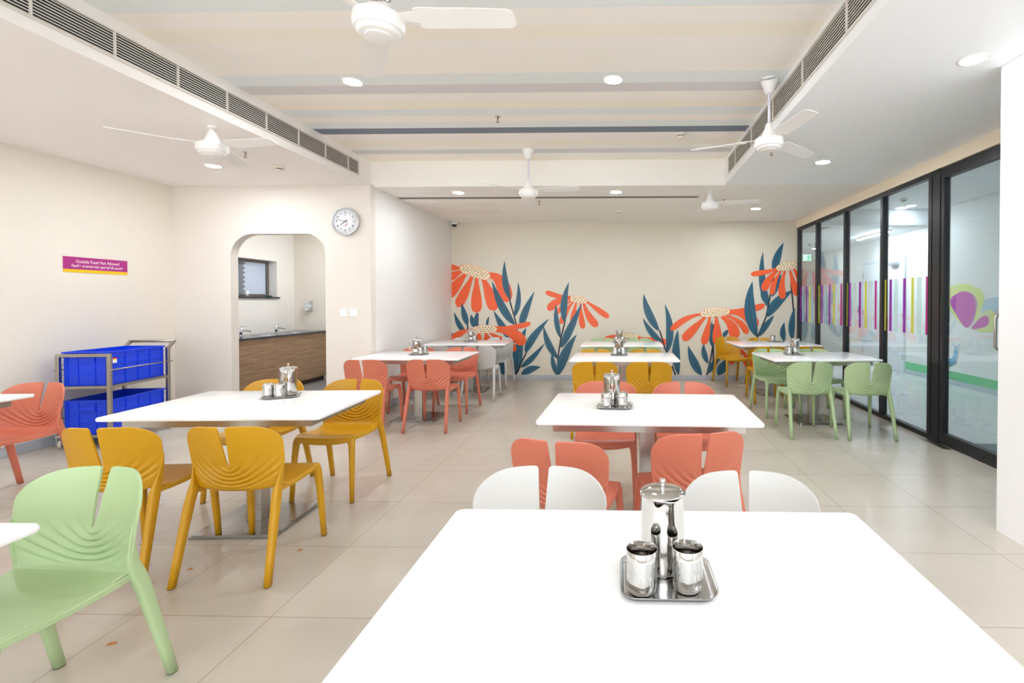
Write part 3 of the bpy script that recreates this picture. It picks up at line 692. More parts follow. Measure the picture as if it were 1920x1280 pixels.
tables = [
 (.10, 1.055, 0, 'long white table filling the foreground with two open tumblers on its tray'),
 (-2.235, .925, 1, 'white table of which only a corner shows below the large green chair'),
 (.157, 2.905, -1.5, 'white centre table with coral chairs on both sides, right behind the foreground table'),
 (-2.275, 2.965, 3.2, 'white table with four mustard chairs in front of the blue crate trolley'),
 (-4.575, 2.78, 3, 'white table of which only a tip shows in front of the lone coral chair'),
 (-2.385, 5.655, 0, 'white table with coral chairs pushed against the side wall'),
 (-2.33, 7.44, 4, 'white table with pale grey chairs in the mural corner by the side wall'),
 (.04, 5.56, 0, 'white middle row table with mustard chairs, two tables behind the foreground one'),
 (.015, 7.28, 0, 'white table with pale green chairs closest to the mural in the centre row'),
 (2.235, 5.655, 2.5, 'white table with pale green chairs beside the glass partition'),
 (2.285, 7.36, 3, 'white table with mustard chairs in the far corner of mural and glass'),
]
for x, y, rz, label in tables: place(tb, used, (x, y, 0), R(rz), label, 'white dining tables')

# ------------------------------------------------------------------ jugs, tumblers, trays
def make_tray():
    t = None
    mb = MB(); prof = [(-.012, .0), (-.004, .001), (.002, .008), (.006, .0125), (.0075, .0125), (.0045, .0075), (-.003, .003), (-.012, .0022)]
    rings = [[mb.b.verts.new((x, y, z)) for x, y in rrect(.196 + 2 * d, .166 + 2 * d, .03 + d, 7)] for d, z in prof]
    N = len(rings[0])
    for a, b in zip(rings, rings[1:]):
        for k in range(N): mb._f([a[k], a[(k + 1) % N], b[(k + 1) % N], b[k]], True)
    mb._f(rings[0][::-1]); mb._f(rings[-1])
    o = mb.build('serving_tray', mat('tray_steel', rgb(196, 195, 194), .2, 1.0, rvar=.08, nscale=40, stretch=(1, 30, 1)))
    smooth_by_angle(o, 50)
    return tag(o, 'tray', 'tray')
def make_jug():
    j = empty('water_jug', (0, 0, 0), 0, 'jug', 'jug')
    mb = MB()
    mb.lathe([(0, .001), (.040, 0), (.044, .003), (.046, .012), (.0500, .05), (.0510, .10), (.0498, .15), (.0495, .172), (.0525, .1775), (.0535, .180), (.0525, .1815), (.0485, .178), (.0482, .10), (.045, .012), (0, .008)], 48)
    # pinch a pouring lip at the front rim
    for v in mb.b.verts:
        if v.co.z > .15:
            a = math.atan2(v.co.x, -v.co.y); k = math.exp(-(a / .28) ** 2) * sstep(.15, .18, v.co.z)
            v.co.x *= 1 + .16 * k; v.co.y *= 1 + .16 * k
    mb.build('jug_body', POLISH, j)
    lid = MB().lathe([(0, .190), (.020, .1905), (.040, .1885), (.050, .1855), (.0535, .1830), (.0535, .1818), (.048, .1816), (0, .1816)], 48).build('lid', POLISH, j)
    MB().lathe([(.006, .1895), (.0045, .196), (.0062, .199), (.0042, .2025), (.0075, .207), (.0065, .212), (0, .2135)], 20).build('knob', POLISH, lid)
    mb = MB()
    pts = [(0, .048, .165), (0, .075, .168), (0, .09, .155), (0, .092, .11), (0, .086, .06), (0, .070, .045), (0, .048, .045)]
    mb.tube(pts, .0048, 10); mb.build('jug_handle', POLISH, j)
    return j
def make_tumbler(inverted):
    t = empty('steel_tumbler', (0, 0, 0), 0, 'tumbler', 'tumbler')
    h = .093
    prof = [(0, .0045), (.022, .003), (.0265, .0), (.0295, .003), (.0315, .012), (.0330, .03), (.0335, .06), (.0338, h - .0006), (.0334, h), (.0330, h - .0008), (.0326, .05), (.030, .012), (.024, .0065), (0, .006)]
    if inverted: prof = [(r_, h - z_) for r_, z_ in prof]
    MB().lathe(prof, 40).build('cup', POLISH, t)
    # lightly etched bands round the wall
    a, b = .030, .072
    mb = MB(); zs = [(.0334, a), (.0336, b)]
    if inverted: zs = [(r_, h - z_) for r_, z_ in zs]
    n = 48; rings = [[mb.b.verts.new(((r_ + .0003) * math.cos(2 * PI * k / n), (r_ + .0003) * math.sin(2 * PI * k / n), z_)) for k in range(n)] for r_, z_ in
                     [(zs[0][0], lerp(zs[0][1], zs[1][1], q)) for q in (0, .36, .64, 1)]]
    for q, (x_, y_) in enumerate(zip(rings, rings[1:])):
        for k in range(n):
            mb.use(BAND if q == 1 or k % 5 in (0, 1, 3) else POLISH)
            mb._f([x_[k], x_[(k + 1) % n], y_[(k + 1) % n], y_[k]], True)
    mb.build('etched_band', None, t)
    return t
TR = [make_tray(), [False]]; JG = [make_jug(), [False]]; TU = [make_tumbler(False), [False]]; TI = [make_tumbler(True), [False]]
ZT = .7502
def cf(p, dx, dy, rz):
    a = R(rz); return (p[0] + dx * math.cos(a) - dy * math.sin(a), p[1] + dx * math.sin(a) + dy * math.cos(a))
def caddy(p, rz, where, jug=(0, .035, 0), cups=((-.055, -.04), (.05, -.035)), inv=True, cupwords=('archway side', 'glass side'), zt=ZT):
    place(*TR, (p[0], p[1], zt), R(rz), 'steel serving tray ' + where, 'steel serving trays')
    if jug:
        q = cf(p, jug[0], jug[1], rz); place(*JG, (q[0], q[1], zt + .0022), R(jug[2]), 'polished steel water jug with lid ' + where, 'steel water jugs')
    for (dx, dy), w in zip(cups, cupwords):
        q = cf(p, dx, dy, rz)
        where = where.replace('on the pale grey chair table in the mural corner', 'on the pale grey chair table')
        lab = ('upturned' if inv else 'open') + ' tumbler, ' + w + ', ' + where
        place(*(TI if inv else TU), (q[0], q[1], zt + .0024), R(20 * dx * 100), lab, 'steel tumblers')
caddy((.104, 1.086), 0, 'on the foreground table', (-.006, .042, 20), ((-.058, -.044), (.042, -.035)), False, ('archway side', 'glass side'))
caddy((-.035, 2.885), -4, 'on the centre table with coral chairs', (-.022, .04, 0), ((-.045, -.045), (.046, -.03)), True, ('in front of the jug', 'glass side of the jug'))
caddy((-2.245, 3.14), 24, 'on the mustard table by the trolley', (.032, .034, 40), ((-.07, -.02), (0.0, -.05)), True, ('clear of the jug', 'in front of the jug'))
caddy((-2.40, 5.68), 8, 'on the side wall table with coral chairs', (-.03, .02, 90), ((.032, -.046), (.064, .02)), True, ('in front of the jug', 'aisle side of the jug'))
caddy((-2.36, 7.53), 4, 'on the pale grey chair table in the mural corner', (.005, .02, 80), ((.072, -.03),), True, ('aisle side of the jug',))
caddy((-.02, 5.68), 0, 'on the middle row table with mustard chairs', (.0, .04, 0), ((-.045, -.04), (.05, -.035)), True, ('archway side', 'glass side'))
caddy((-.02, 7.42), 0, 'on the green chair table nearest the mural', (0, .034, 10), ((-.052, -.042), (.052, -.042)), True, ('archway side', 'glass side'))
caddy((2.05, 5.78), 3, 'on the green chair table by the glass partition', (.03, .02, -20), ((-.055, -.02), (-.05, .05)), True, ('in front', 'farther back'))
caddy((2.41, 7.62), 3, 'on the mustard chair table in the far glass corner', None, ((-.035, -.01), (.0, .04)), True, ('in front', 'farther back'))

# ------------------------------------------------------------------ ceiling fans
def make_fan(hang, recess):
    f = empty('ceiling_fan', (0, 0, 0), 0, 'fan', 'fan')
    zb = 0.0   # blade plane at origin, ceiling at +hang
    MB().lathe([(0, hang), (.05, hang), (.066, hang - .008), (.062, hang - .03), (.03, hang - .115), (.02, hang - .12), (0, hang - .12)] if recess else [(0, hang), (.03, hang), (.03, hang - .012), (.016, hang - .02), (0, hang - .02)], 32).build('canopy', FANW, f)
    MB().tube([(0, 0, .12), (0, 0, hang - .1 if recess else hang - .01)], .011, 12).build('downrod', mat('rod_lilac_white', rgb(228, 226, 238), .4), f)
    mb = MB(); mb.lathe([(0, -.085), (.050, -.085), (.056, -.083), (.058, -.079), (.080, -.075), (.090, -.066), (.091, -.058), (.101, -.056), (.107, -.044), (.108, -.024), (.103, -.021), (.103, -.016), (.108, -.013), (.106, .002), (.098, .008), (.060, .012), (0, .012)], 40)
    mo = mb.build('motor_housing', FANW, f); smooth_by_angle(mo, 28)
    MB().lathe([(.066, .010), (.062, .020), (.050, .045), (.034, .085), (.024, .118), (.016, .128), (0, .128)], 36).build('lower_cone', FANW, f)
    for k in range(3):
        M = Matrix.Rotation(R(120 * k), 4, 'Z') @ Matrix.Rotation(R(-12), 4, 'X')
        mb = MB(); pl = []
        L0, L1 = .17, .60
        top = [(L0, .050), (L0 + .02, .056), (.45, .053), (L1 - .03, .050), (L1 - .008, .042), (L1, .028)]
        pl = top + [(x, -y * 1.08) for x, y in top[::-1]]
        mb.prism(pl, -.002, .002, M @ Matrix.Rotation(R(1.2), 4, 'Y')); bl = mb.build('blade', FANW, f)
        mb = MB(); mb.prism([(.085, .022), (.16, .03), (.215, .026), (.215, -.026), (.16, -.03), (.085, -.022)], .002, .005, M); mb.build('blade_bracket', FANW, bl)
    return f
FR = [make_fan(.47, True), [False]]; FS = [make_fan(.155, False), [False]]
ft = place(*FR, (-1.06, 2.11, 2.62), R(0), 'white ceiling fan nearest the camera, cut off by the top of the picture', 'ceiling fans')
fr = place(*FR, (1.137, 3.75, 2.62), R(160), 'white ceiling fan on a long rod beside the grille of the glass side soffit', 'ceiling fans')
place(*FR, (-1.035, 5.4, 2.62), R(226), 'white ceiling fan hanging in the middle at the end of the striped recess', 'ceiling fans')
place(*FS, (-3.26, 3.8, 2.625), R(229), 'white ceiling fan on a short rod under the archway side soffit', 'ceiling fans')
place(*FS, (1.135, 6.2, 2.625), R(222), 'white ceiling fan on a short rod under the rear ceiling', 'ceiling fans')
ink = mat('brand_ink', rgb(44, 44, 60), .5)
def brand(parent, loc, eul, size):
    me = text_mesh('Crompton', size, .0006)
    mb = MB(); mb.mesh(me, Euler(eul).to_matrix().to_4x4()); o = mb.build('brand_lettering', ink, parent, False); o.location = loc; return o
brand(ft, (.012, -.056, .046), (R(90 + 22 ), R(180), R(8)), .030)
o = brand(fr, (0, 0, 0), (0, 0, 0), .026)
o.matrix_parent_inverse = Matrix.Identity(4)
wr = Matrix.Rotation(R(-160), 4, 'Z') @ Matrix.Translation((-.026, -.0575, .440)) @ Euler((R(90 - 22), 0, R(-26))).to_matrix().to_4x4()
o.matrix_basis = wr

# ------------------------------------------------------------------ downlights, detectors, sprinklers, grilles
def make_downlight(lens):
    d = empty('downlight', (0, 0, 0), 0, 'downlight', 'ceiling light')
    MB().lathe([(.066, -.0035), (.078, -.0045), (.084, 0), (.066, 0)], 32).build('trim_ring', WHITEP, d)
    MB().lathe([(0, -.003), (.066, -.003), (.066, -.0005), (0, -.0005)], 32).build('lens', lens, d)
    return d
DL = [make_downlight(LENS), [False]]
G = 'recessed downlights'
for x, y, z, lab in [
 (-2.09, 3.74, RH, 'glowing downlight in the striped recess, archway side, below the near fan'),
 (-.06, 3.75, RH, 'glowing downlight in the middle of the striped recess'),
 (-4.21, 4.92, CH, 'glowing downlight just below the fan on the archway side'),
 (2.03, 4.92, CH, 'glowing downlight on the glass side ceiling beside the long rod fan'),
 (-2.09, 6.19, CH, 'glowing downlight on the rear ceiling nearest the side wall'),
 (-.06, 6.2, CH, 'glowing downlight on the rear ceiling between the two rear fans'),
 (2.035, 7.35, CH, 'glowing downlight on the rear ceiling beside the short rod fan'),
 (2.04, 2.86, CH, 'glowing downlight washing the white wall, close to the picture top corner'),
 (-2.09, -1.2, RH, 'added unseen downlight behind the camera in the recess, archway side'), (-.06, -1.2, RH, 'added unseen downlight behind the camera in the recess centre'),  # unseen fill lamps added behind the camera
 (-4.21, 2.86, CH, 'added unseen downlight above the table tip at the left wall'),  # invented lamp out of view, added to light the left side
 (2.04, .7, CH, 'added unseen downlight beside the white wall behind the camera'), (2.04, -1.3, CH, 'added unseen downlight in the white wall corner behind the camera'),  # more unseen fill lamps, added along the white wall
 (-4.5, 6.6, CH, 'added downlight in the sink room out of sight above the arch'), (-4.5, 7.7, CH, 'added downlight in the sink room above the far basin, out of sight')]:  # both lamps added out of view to brighten the sink room
    place(*DL, (x, y, z), 0, lab, G)
CD = [make_downlight(LENSC), [False]]
for y, lab in ((8.2, 'bright corridor downlight seen through the wide glass pane'), (5.2, 'corridor downlight above the glass door'), (3.0, 'corridor downlight hidden behind the white wall'), (12.2, 'corridor downlight far down the passage')):
    place(*CD, (4.85, y, 2.98 if y < 8.47 else 2.70), 0, lab, 'corridor downlights')
tl = empty('strip_light', (4.95, 9.6, 2.70), 0, 'long glowing strip light on the corridor ceiling beyond the glass', 'ceiling light')
MB().box(-.035, .035, -.62, .62, -.03, 0).build('housing', WHITEP, tl); MB().box(-.03, .03, -.6, .6, -.042, -.03).build('tube_lens', LENSC, tl)

def make_detector():
    d = empty('smoke_detector', (0, 0, 0), 0, 'detector', 'smoke detector')
    MB().lathe([(0, 0), (.055, 0), (.056, -.012), (.048, -.024), (.040, -.026), (0, -.026)], 28).build('detector_base', mat('detector_ivory', rgb(238, 228, 214), .45), d)
    MB().lathe([(.034, -.026), (.036, -.034), (.0, -.034)], 28).build('sensor_slot', DARK, d)
    MB().lathe([(.040, -.034), (.038, -.044), (.022, -.052), (0, -.052)], 28).build('detector_cap', MATS['detector_ivory'], d)
    return d
SD = [make_detector(), [False]]
for x, y, z, lab in [(-3.54, 4.95, CH, 'ivory smoke detector on the ceiling above the archway'), (.61, 4.95, RH, 'ivory smoke detector on the striped recess near the long rod fan'),
                     (-.03, 7.52, CH, 'ivory smoke detector on the rear ceiling near the mural'), (4.42, 7.66, 2.98, 'white smoke detector on the corridor ceiling seen through glass')]:
    place(*SD, (x, y, z), 0, lab, 'smoke detectors')
def make_sprinkler():
    s = empty('fire_sprinkler', (0, 0, 0), 0, 'sprinkler', 'sprinkler')
    MB().lathe([(0, 0), (.030, 0), (.030, -.003), (.012, -.006), (0, -.006)], 20).build('escutcheon', CHROME, s)
    MB().tube([(0, 0, -.004), (0, 0, -.03)], .006, 10).tube([(-.008, 0, -.028), (-.009, 0, -.042), (0, 0, -.05)], .0025, 8).tube([(.008, 0, -.028), (.009, 0, -.042), (0, 0, -.05)], .0025, 8).build('sprinkler_frame', mat('sprinkler_brass', rgb(150, 130, 110), .35, 1), s)
    MB().lathe([(0, -.049), (.014, -.050), (.014, -.052), (0, -.053)], 14).build('deflector', MATS['sprinkler_brass'], s)
    return s
SP = [make_sprinkler(), [False]]
for x, y, z, lab in [(-3.52, 4.47, CH, 'small sprinkler head beside the archway side fan'), (-1.14, 4.47, RH, 'small sprinkler head in the middle of the striped recess'), (-1.14, 6.74, CH, 'small sprinkler head on the rear ceiling below the middle fan'),
                     (1.42, 6.69, CH, 'small sprinkler head beside the short rod fan on the rear ceiling'), (1.39, 4.51, CH, 'small sprinkler head just below the long rod fan'), (4.43, 5.75, 2.98, 'small sprinkler head on the corridor ceiling above the glass door'), (4.3, 10.5, 2.70, 'small sprinkler head on the far corridor ceiling')]:
    place(*SP, (x, y, z), 0, lab, 'fire sprinklers')

def grille(x, sgn, y0, y1, z0, z1, label, divs):
    g = empty('air_grille', (x, (y0 + y1) / 2, (z0 + z1) / 2), 0, label, 'air conditioning grille', 'linear air grilles')
    L = (y1 - y0) / 2; Hh = (z1 - z0) / 2
    MB().box(min(0, .002 * sgn), max(0, .002 * sgn), -L, L, -Hh, Hh).build('dark_backing', DARK, g)
    mb = MB(); e = .008
    a, b = (.002, .014) if sgn > 0 else (-.014, -.002)
    mb.box(a, b, -L, L, -Hh - e, -Hh).box(a, b, -L, L, Hh, Hh + e).box(a, b, -L - e, -L, -Hh - e, Hh + e).box(a, b, L, L + e, -Hh - e, Hh + e); mb.build('grille_frame', SLAT, g)
    n = 9
    mb = MB()
    for k in range(n):
        z = -Hh + (k + .5) * 2 * Hh / n; mb.box(a, a + (b - a) * .35 if sgn > 0 else b, -L, L, z - .0027, z + .0027) if sgn > 0 else mb.box(b - .004, b, -L, L, z - .0027, z + .0027)
    mb.build('slats', SLAT, g)
    for k in range(divs):
        y = -L + (k + .5) * 2 * L / divs; MB().box(a, b, y - .004, y + .004, -Hh, Hh).build('divider', SLAT, g)
    return g
grille(-3.06, 1, -1.5, 5.57, 2.855, 3.005, 'long slatted air grille along the archway side soffit of the recess', 17)
grille(1.25, -1, -1.5, 5.62, 2.86, 3.03, 'long slatted air grille along the glass side soffit of the recess', 11)
sl = empty('slot_diffuser', (-1.01, 6.5, CH), 0, 'narrow dark slot diffuser running across the rear ceiling', 'air diffuser')
MB().box(-2.0, 2.05, -.045, .045, -.004, 0).build('diffuser_frame', mat('diffuser_grey', rgb(150, 146, 140), .5), sl)
mb = MB(); mb.box(-1.98, 2.03, -.035, -.008, -.005, -.0038).box(-1.98, 2.03, .006, .035, -.005, -.0038); mb.build('slot', mat('slot_dark', rgb(92, 88, 84), .6), sl)
ap = MB().box(-.6, .58, -.46, .46, -.006, 0, bev=.002).build('ceiling_hatch', mat('panel_white', rgb(240, 232, 224), .5)); ap.location = (-2.42, 7.24, CH)
tag(ap, 'flush square access panel in the rear ceiling beside the side wall', 'access panel')
cc = empty('dome_camera', (-2.935, 8.47, CH), 0, 'small dome security camera in the ceiling corner by the mural', 'security camera')
MB().lathe([(0, 0), (.055, 0), (.055, -.035), (.048, -.045), (0, -.045)], 28).build('camera_base', WHITEP, cc)
MB().lathe([(.042, -.045), (.040, -.065), (.028, -.082), (0, -.09)], 24).build('dome', mat('smoked_dome', rgb(30, 30, 36), .08), cc)

# ------------------------------------------------------------------ wall fittings
def on_left(name, y, z, label, cat):                       # local x -> +Y, local y -> up, local z -> into the room
    o = empty(name, (LX, y, z), 0, label, cat); o.rotation_euler = (R(90), 0, R(90)); return o
sg = on_left('wall_sign', 4.908, 1.748, 'purple and yellow notice reading Outside Food Not Allowed on the left wall', 'sign')
MB().box(-.306, .306, -.047, .077, 0, .006).build('purple_panel', mat('sign_purple', rgb(172, 36, 128), .4), sg)
MB().box(-.306, .306, -.077, -.047, 0, .006).build('yellow_strip', mat('sign_yellow', rgb(250, 196, 4), .4), sg)
SW = mat('sign_white', rgb(250, 236, 246), .5)
MB().mesh(fit(text_mesh('Outside Food Not Allowed', .046, 0), .415), Matrix.Translation((0.01, .033, .0065))).build('english_lettering', SW, sg, False)
MB().mesh(fit(text_mesh('\u0bc6\u0bb5\u0bb3\u0bbf \u0b89\u0ba3\u0bb5\u0bc1\u0b95\u0bb3\u0bc1\u0b95\u0bcd\u0b95\u0bc1 \u0b85\u0ba9\u0bc1\u0bae\u0ba4\u0bbf \u0b95\u0bbf\u0b9f\u0bc8\u0baf\u0bbe\u0ba4\u0bc1', .034, .0004), .494), Matrix.Translation((0.01, -.013, .0065))).build('tamil_lettering', SW, sg, False)
ck = empty('wall_clock', (-3.309, AW, 2.34), 0, 'round white wall clock beside the archway', 'clock'); ck.rotation_euler = (R(90), 0, 0)
MB().lathe([(0, 0), (.150, 0), (.164, .012), (.168, .03), (.163, .044), (.152, .046), (.148, .038), (.148, .030), (0, .030)], 56).build('clock_case', mat('clock_silver', rgb(214, 216, 220), .25, .6), ck)
fc = MB(); fc.lathe([(0, .0315), (.147, .0315), (.147, .030)], 48); fc = fc.build('clock_face', mat('clock_face_white', rgb(248, 248, 252), .4), ck)
mb = MB()
for k in range(1, 13):
    a = R(90 - 30 * k); mb.mesh(text_mesh(str(k), .034, .0006), Matrix.Translation((.105 * math.cos(a), .105 * math.sin(a), .033)))
mb.build('numerals', INK, ck, False)
mb = MB()
for k in range(60):
    a = R(6 * k); M = Matrix.Rotation(a, 4, 'Z'); mb.box(-.0008, .0008, .133, .141 if k % 5 else .146, .032, .0326, M)
mb.build('minute_marks', mat('clock_tick_grey', rgb(150, 152, 170), .5), ck)
def hand(ang, L, w, z, name, m):
    mb = MB(); mb.prism([(-w, -.03), (w, -.03), (w * .5, L), (-w * .5, L)], z, z + .001, Matrix.Rotation(R(-ang), 4, 'Z')); mb.build(name, m, ck)
hand(234, .078, .006, .0335, 'hour_hand', INK); hand(284, .115, .004, .0350, 'minute_hand', INK); hand(70, .10, .001, .0365, 'second_hand', mat('second_hand_grey', rgb(170, 172, 180), .5))
mb = MB(); mb.prism([(.022, -.034), (.013, -.044), (.004, -.046), (.008, -.034), (.016, -.024), (.026, -.021), (.030, -.027)], .032, .0328); mb.box(-.028, .018, -.056, -.050, .032, .0326)
mb.build('red_emblem', mat('clock_red', rgb(206, 60, 70), .5), ck)
mb = MB(); mb.box(-.015, .015, .070, .077, .032, .0326); mb.build('maker_mark', mat('clock_mark_grey', rgb(165, 167, 178), .5), ck)
def switch(x, lab):
    s = empty('light_switch', (x, AW, 1.244), 0, lab, 'light switch', 'light switches'); s.rotation_euler = (R(90), 0, 0)
    MB().box(-.046, .046, -.046, .046, 0, .009, bev=.003).build('switch_plate', WHITEP, s)
    MB().box(-.024, .024, -.028, .02, .009, .013, bev=.002).build('rocker', mat('rocker_white', rgb(250, 250, 250), .3), s)
switch(-3.353, 'white square light switch beside the arch opening'); switch(-3.229, 'white square light switch nearer the wall end')

# ------------------------------------------------------------------ sink room
cb = empty('vanity_cabinet', (-5.22, 7.25, 0), 0, 'brown wood grain vanity cabinet under the dark counter seen through the arch', 'cabinet')
y0, y1 = 6.0 - 7.25, SB - .003 - 7.25
MB().box(-.56, -.02, y0, y1, .08, .84).build('carcass', WOOD, cb)
MB().box(-.56, -.06, y0, y1, .003, .08).build('toe_kick', mat('kick_dark', rgb(58, 44, 36), .6), cb)
MB().box(-.02, 0, y0, 7.18 - 7.25 - .001, .775, .838).box(-.02, 0, 7.18 - 7.25 + .001, y1, .775, .838).build('fascia', WOOD, cb)
sm = [6.0, 6.28, 6.724, 7.166, 7.602, 8.037, SB - .003]
for a, b in zip(sm, sm[1:]): MB().box(-.02, 0, a - 7.25 + .0015, b - 7.25 - .0015, .082, .768).build('cabinet_door', WOOD, cb)
ct = MB(); ct.box(-5.797, -5.2, 6.0, SB - .003, .8402, .866, bev=.003); ct = ct.build('stone_counter', GRANITE); tag(ct, 'dark polished stone counter over the wood vanity cabinet', 'counter')
def basin(y, lab):
    b = empty('wash_basin', (-5.47, y, .8662), 0, lab, 'basin', 'wash basins')
    mb = MB(); n = 36
    prof = [(1.06, 0), (1.05, .006), (.98, .006), (.93, .001), (.4, .0006), (.0, .0005)]
    rings = []
    for k_, z in prof[:-1]: rings.append([mb.b.verts.new((.17 * k_ * math.cos(2 * PI * k / n), .24 * k_ * math.sin(2 * PI * k / n), z)) for k in range(n)])
    for a, c in zip(rings, rings[1:]):
        for k in range(n): mb._f([a[k], a[(k + 1) % n], c[(k + 1) % n], c[k]], True)
    mb._f(rings[-1]); mb.build('basin_rim', mat('basin_steel', rgb(170, 176, 186), .2, 1), b, False)
    MB().lathe([(0, .0012), (.02, .0012), (.02, .003), (0, .003)], 16).build('drain', CHROME, b)
basin(7.34, 'steel rimmed wash basin between the two taps'); basin(8.08, 'steel rimmed wash basin next to the back wall of the sink room')
def tap(y, lab):
    t = empty('basin_tap', (-5.60, y, .866), 0, lab, 'tap', 'basin taps')
    MB().tube([(0, 0, 0), (0, 0, .005)], .028, 18).tube([(0, 0, .004), (0, 0, .135)], .019, 16).build('tap_body', CHROME, t)
    MB().tube([(0, 0, .085), (.06, .02, .085), (.10, .035, .082), (.118, .042, .066)], [.013, .012, .012, .011], 12).build('spout', CHROME, t)
    MB().tube([(0, 0, .135), (0, 0, .148)], .014, 14).tube([(0, 0, .142), (.05, .02, .146)], .004, 8).build('lever', CHROME, t)
tap(6.99, 'chrome basin tap half hidden by the arch edge'); tap(7.72, 'chrome basin tap in the middle of the counter')
sd = empty('soap_dispenser', (-5.52, SB, 1.22), 0, 'small clear soap dispenser on the sink room back wall', 'soap dispenser')
MB().box(-.05, .05, -.012, 0, 0, .17, bev=.004).build('back_plate', CHROME, sd)
MB().box(-.045, .045, -.09, -.012, .115, .165, bev=.01).build('dispenser_lid', CHROME, sd)
MB().box(-.04, .04, -.082, -.012, .05, .115, bev=.006).build('soap_reservoir', mat('clear_plastic', rgb(226, 232, 234), .1), sd)
MB().box(-.045, .045, -.088, -.012, .0, .05, bev=.01).build('push_bar', CHROME, sd)
pc = MB(); pc.lathe([(0, 0), (.026, 0), (.034, .088), (.032, .088), (.0245, .004), (0, .004)], 24); pc = pc.build('plastic_cup', mat('cup_translucent', rgb(232, 234, 238), .25)); pc.location = (SX - .05, 7.42, wz0 + .001)
tag(pc, 'translucent plastic cup standing on the window sill', 'cup')
sc = MB(); sc.box(-.025, .025, -.06, .06, 0, .022, bev=.008); sc = sc.build('scouring_pad', mat('pad_green', rgb(40, 96, 78), .9, bump=.6, bscale=200)); sc.location = (SX - .03, 7.88, wz0 + .001); sc.rotation_euler = (0, 0, .3)
tag(sc, 'dark green scouring pad lying at the end of the window sill', 'scourer')

# ------------------------------------------------------------------ trolley with blue crates
TROT = R(7.6)
tr = empty('utility_trolley', (-5.085, 4.755, 0), TROT, 'steel two shelf trolley carrying blue crates beside the left wall', 'trolley')
hw_, hl = .215, .345
for sx in (-1, 1):
    MB().box(sx * hw_ - .015, sx * hw_ + .015, -hl - .015, -hl + .015, .125, .885, bev=.003).build('post', TRSTEEL, tr)
    MB().box(sx * hw_ - .015, sx * hw_ + .015, hl - .015, hl + .015, .125, .885, bev=.003).build('post', TRSTEEL, tr)
MB().box(-hw_ - .015, hw_ + .015, -hl - .014, -hl + .014, .858, .888, bev=.003).build('end_rail', TRSTEEL, tr)
for z in (.585, .125):
    mb = MB(); mb.box(-hw_, hw_, -hl - .012, -hl + .012, z - .025, z).box(-hw_, hw_, hl - .012, hl + .012, z - .025, z).box(-hw_ - .012, -hw_ + .012, -hl, hl, z - .025, z).box(hw_ - .012, hw_ + .012, -hl, hl, z - .025, z).box(-hw_, hw_, -hl, hl, z - .012, z - .002)
    mb.build('shelf', TRSTEEL, tr)
for z in (.735, .275):
    for sx in (-1, 1): MB().tube([(sx * (hw_ + .024), -hl - .02, z), (sx * (hw_ + .024), hl + .03, z)], .0065, 10).build('guard_rod', TRSTEEL, tr)
hb = MB(); 
for sx in (-1, 1): hb.bar((sx * hw_, hl, .87), (sx * (hw_ - .0), hl + .085, .945), .026)
hb.tube([(-hw_ - .015, hl + .085, .945), (hw_ + .015, hl + .085, .945)], .014, 12); hb.build('push_handle', TRSTEEL, tr)
for sx in (-1, 1):
    for sy in (-1, 1):
        M = Matrix.Translation((sx * (hw_ - .0), sy * (hl - .0), 0)) @ Matrix.Rotation(R(35 * sx * sy), 4, 'Z')
        mb = MB(); mb.box(-.024, .024, -.024, .024, .112, .125, M).box(-.02, -.016, -.012, .03, .035, .112, M).box(.016, .02, -.012, .03, .035, .112, M)
        ca = mb.build('caster', TRSTEEL, tr)
        MB().lathe([(0, -.012), (.02, -.012), (.022, -.009), (.036, -.012), (.040, -.006), (.040, .006), (.036, .012), (.022, .009), (.02, .012), (0, .012)], 28, M=M @ Matrix.Translation((0, .018, .040)) @ Matrix.Rotation(R(90), 4, 'Y')).build('wheel', RUBBER, ca)
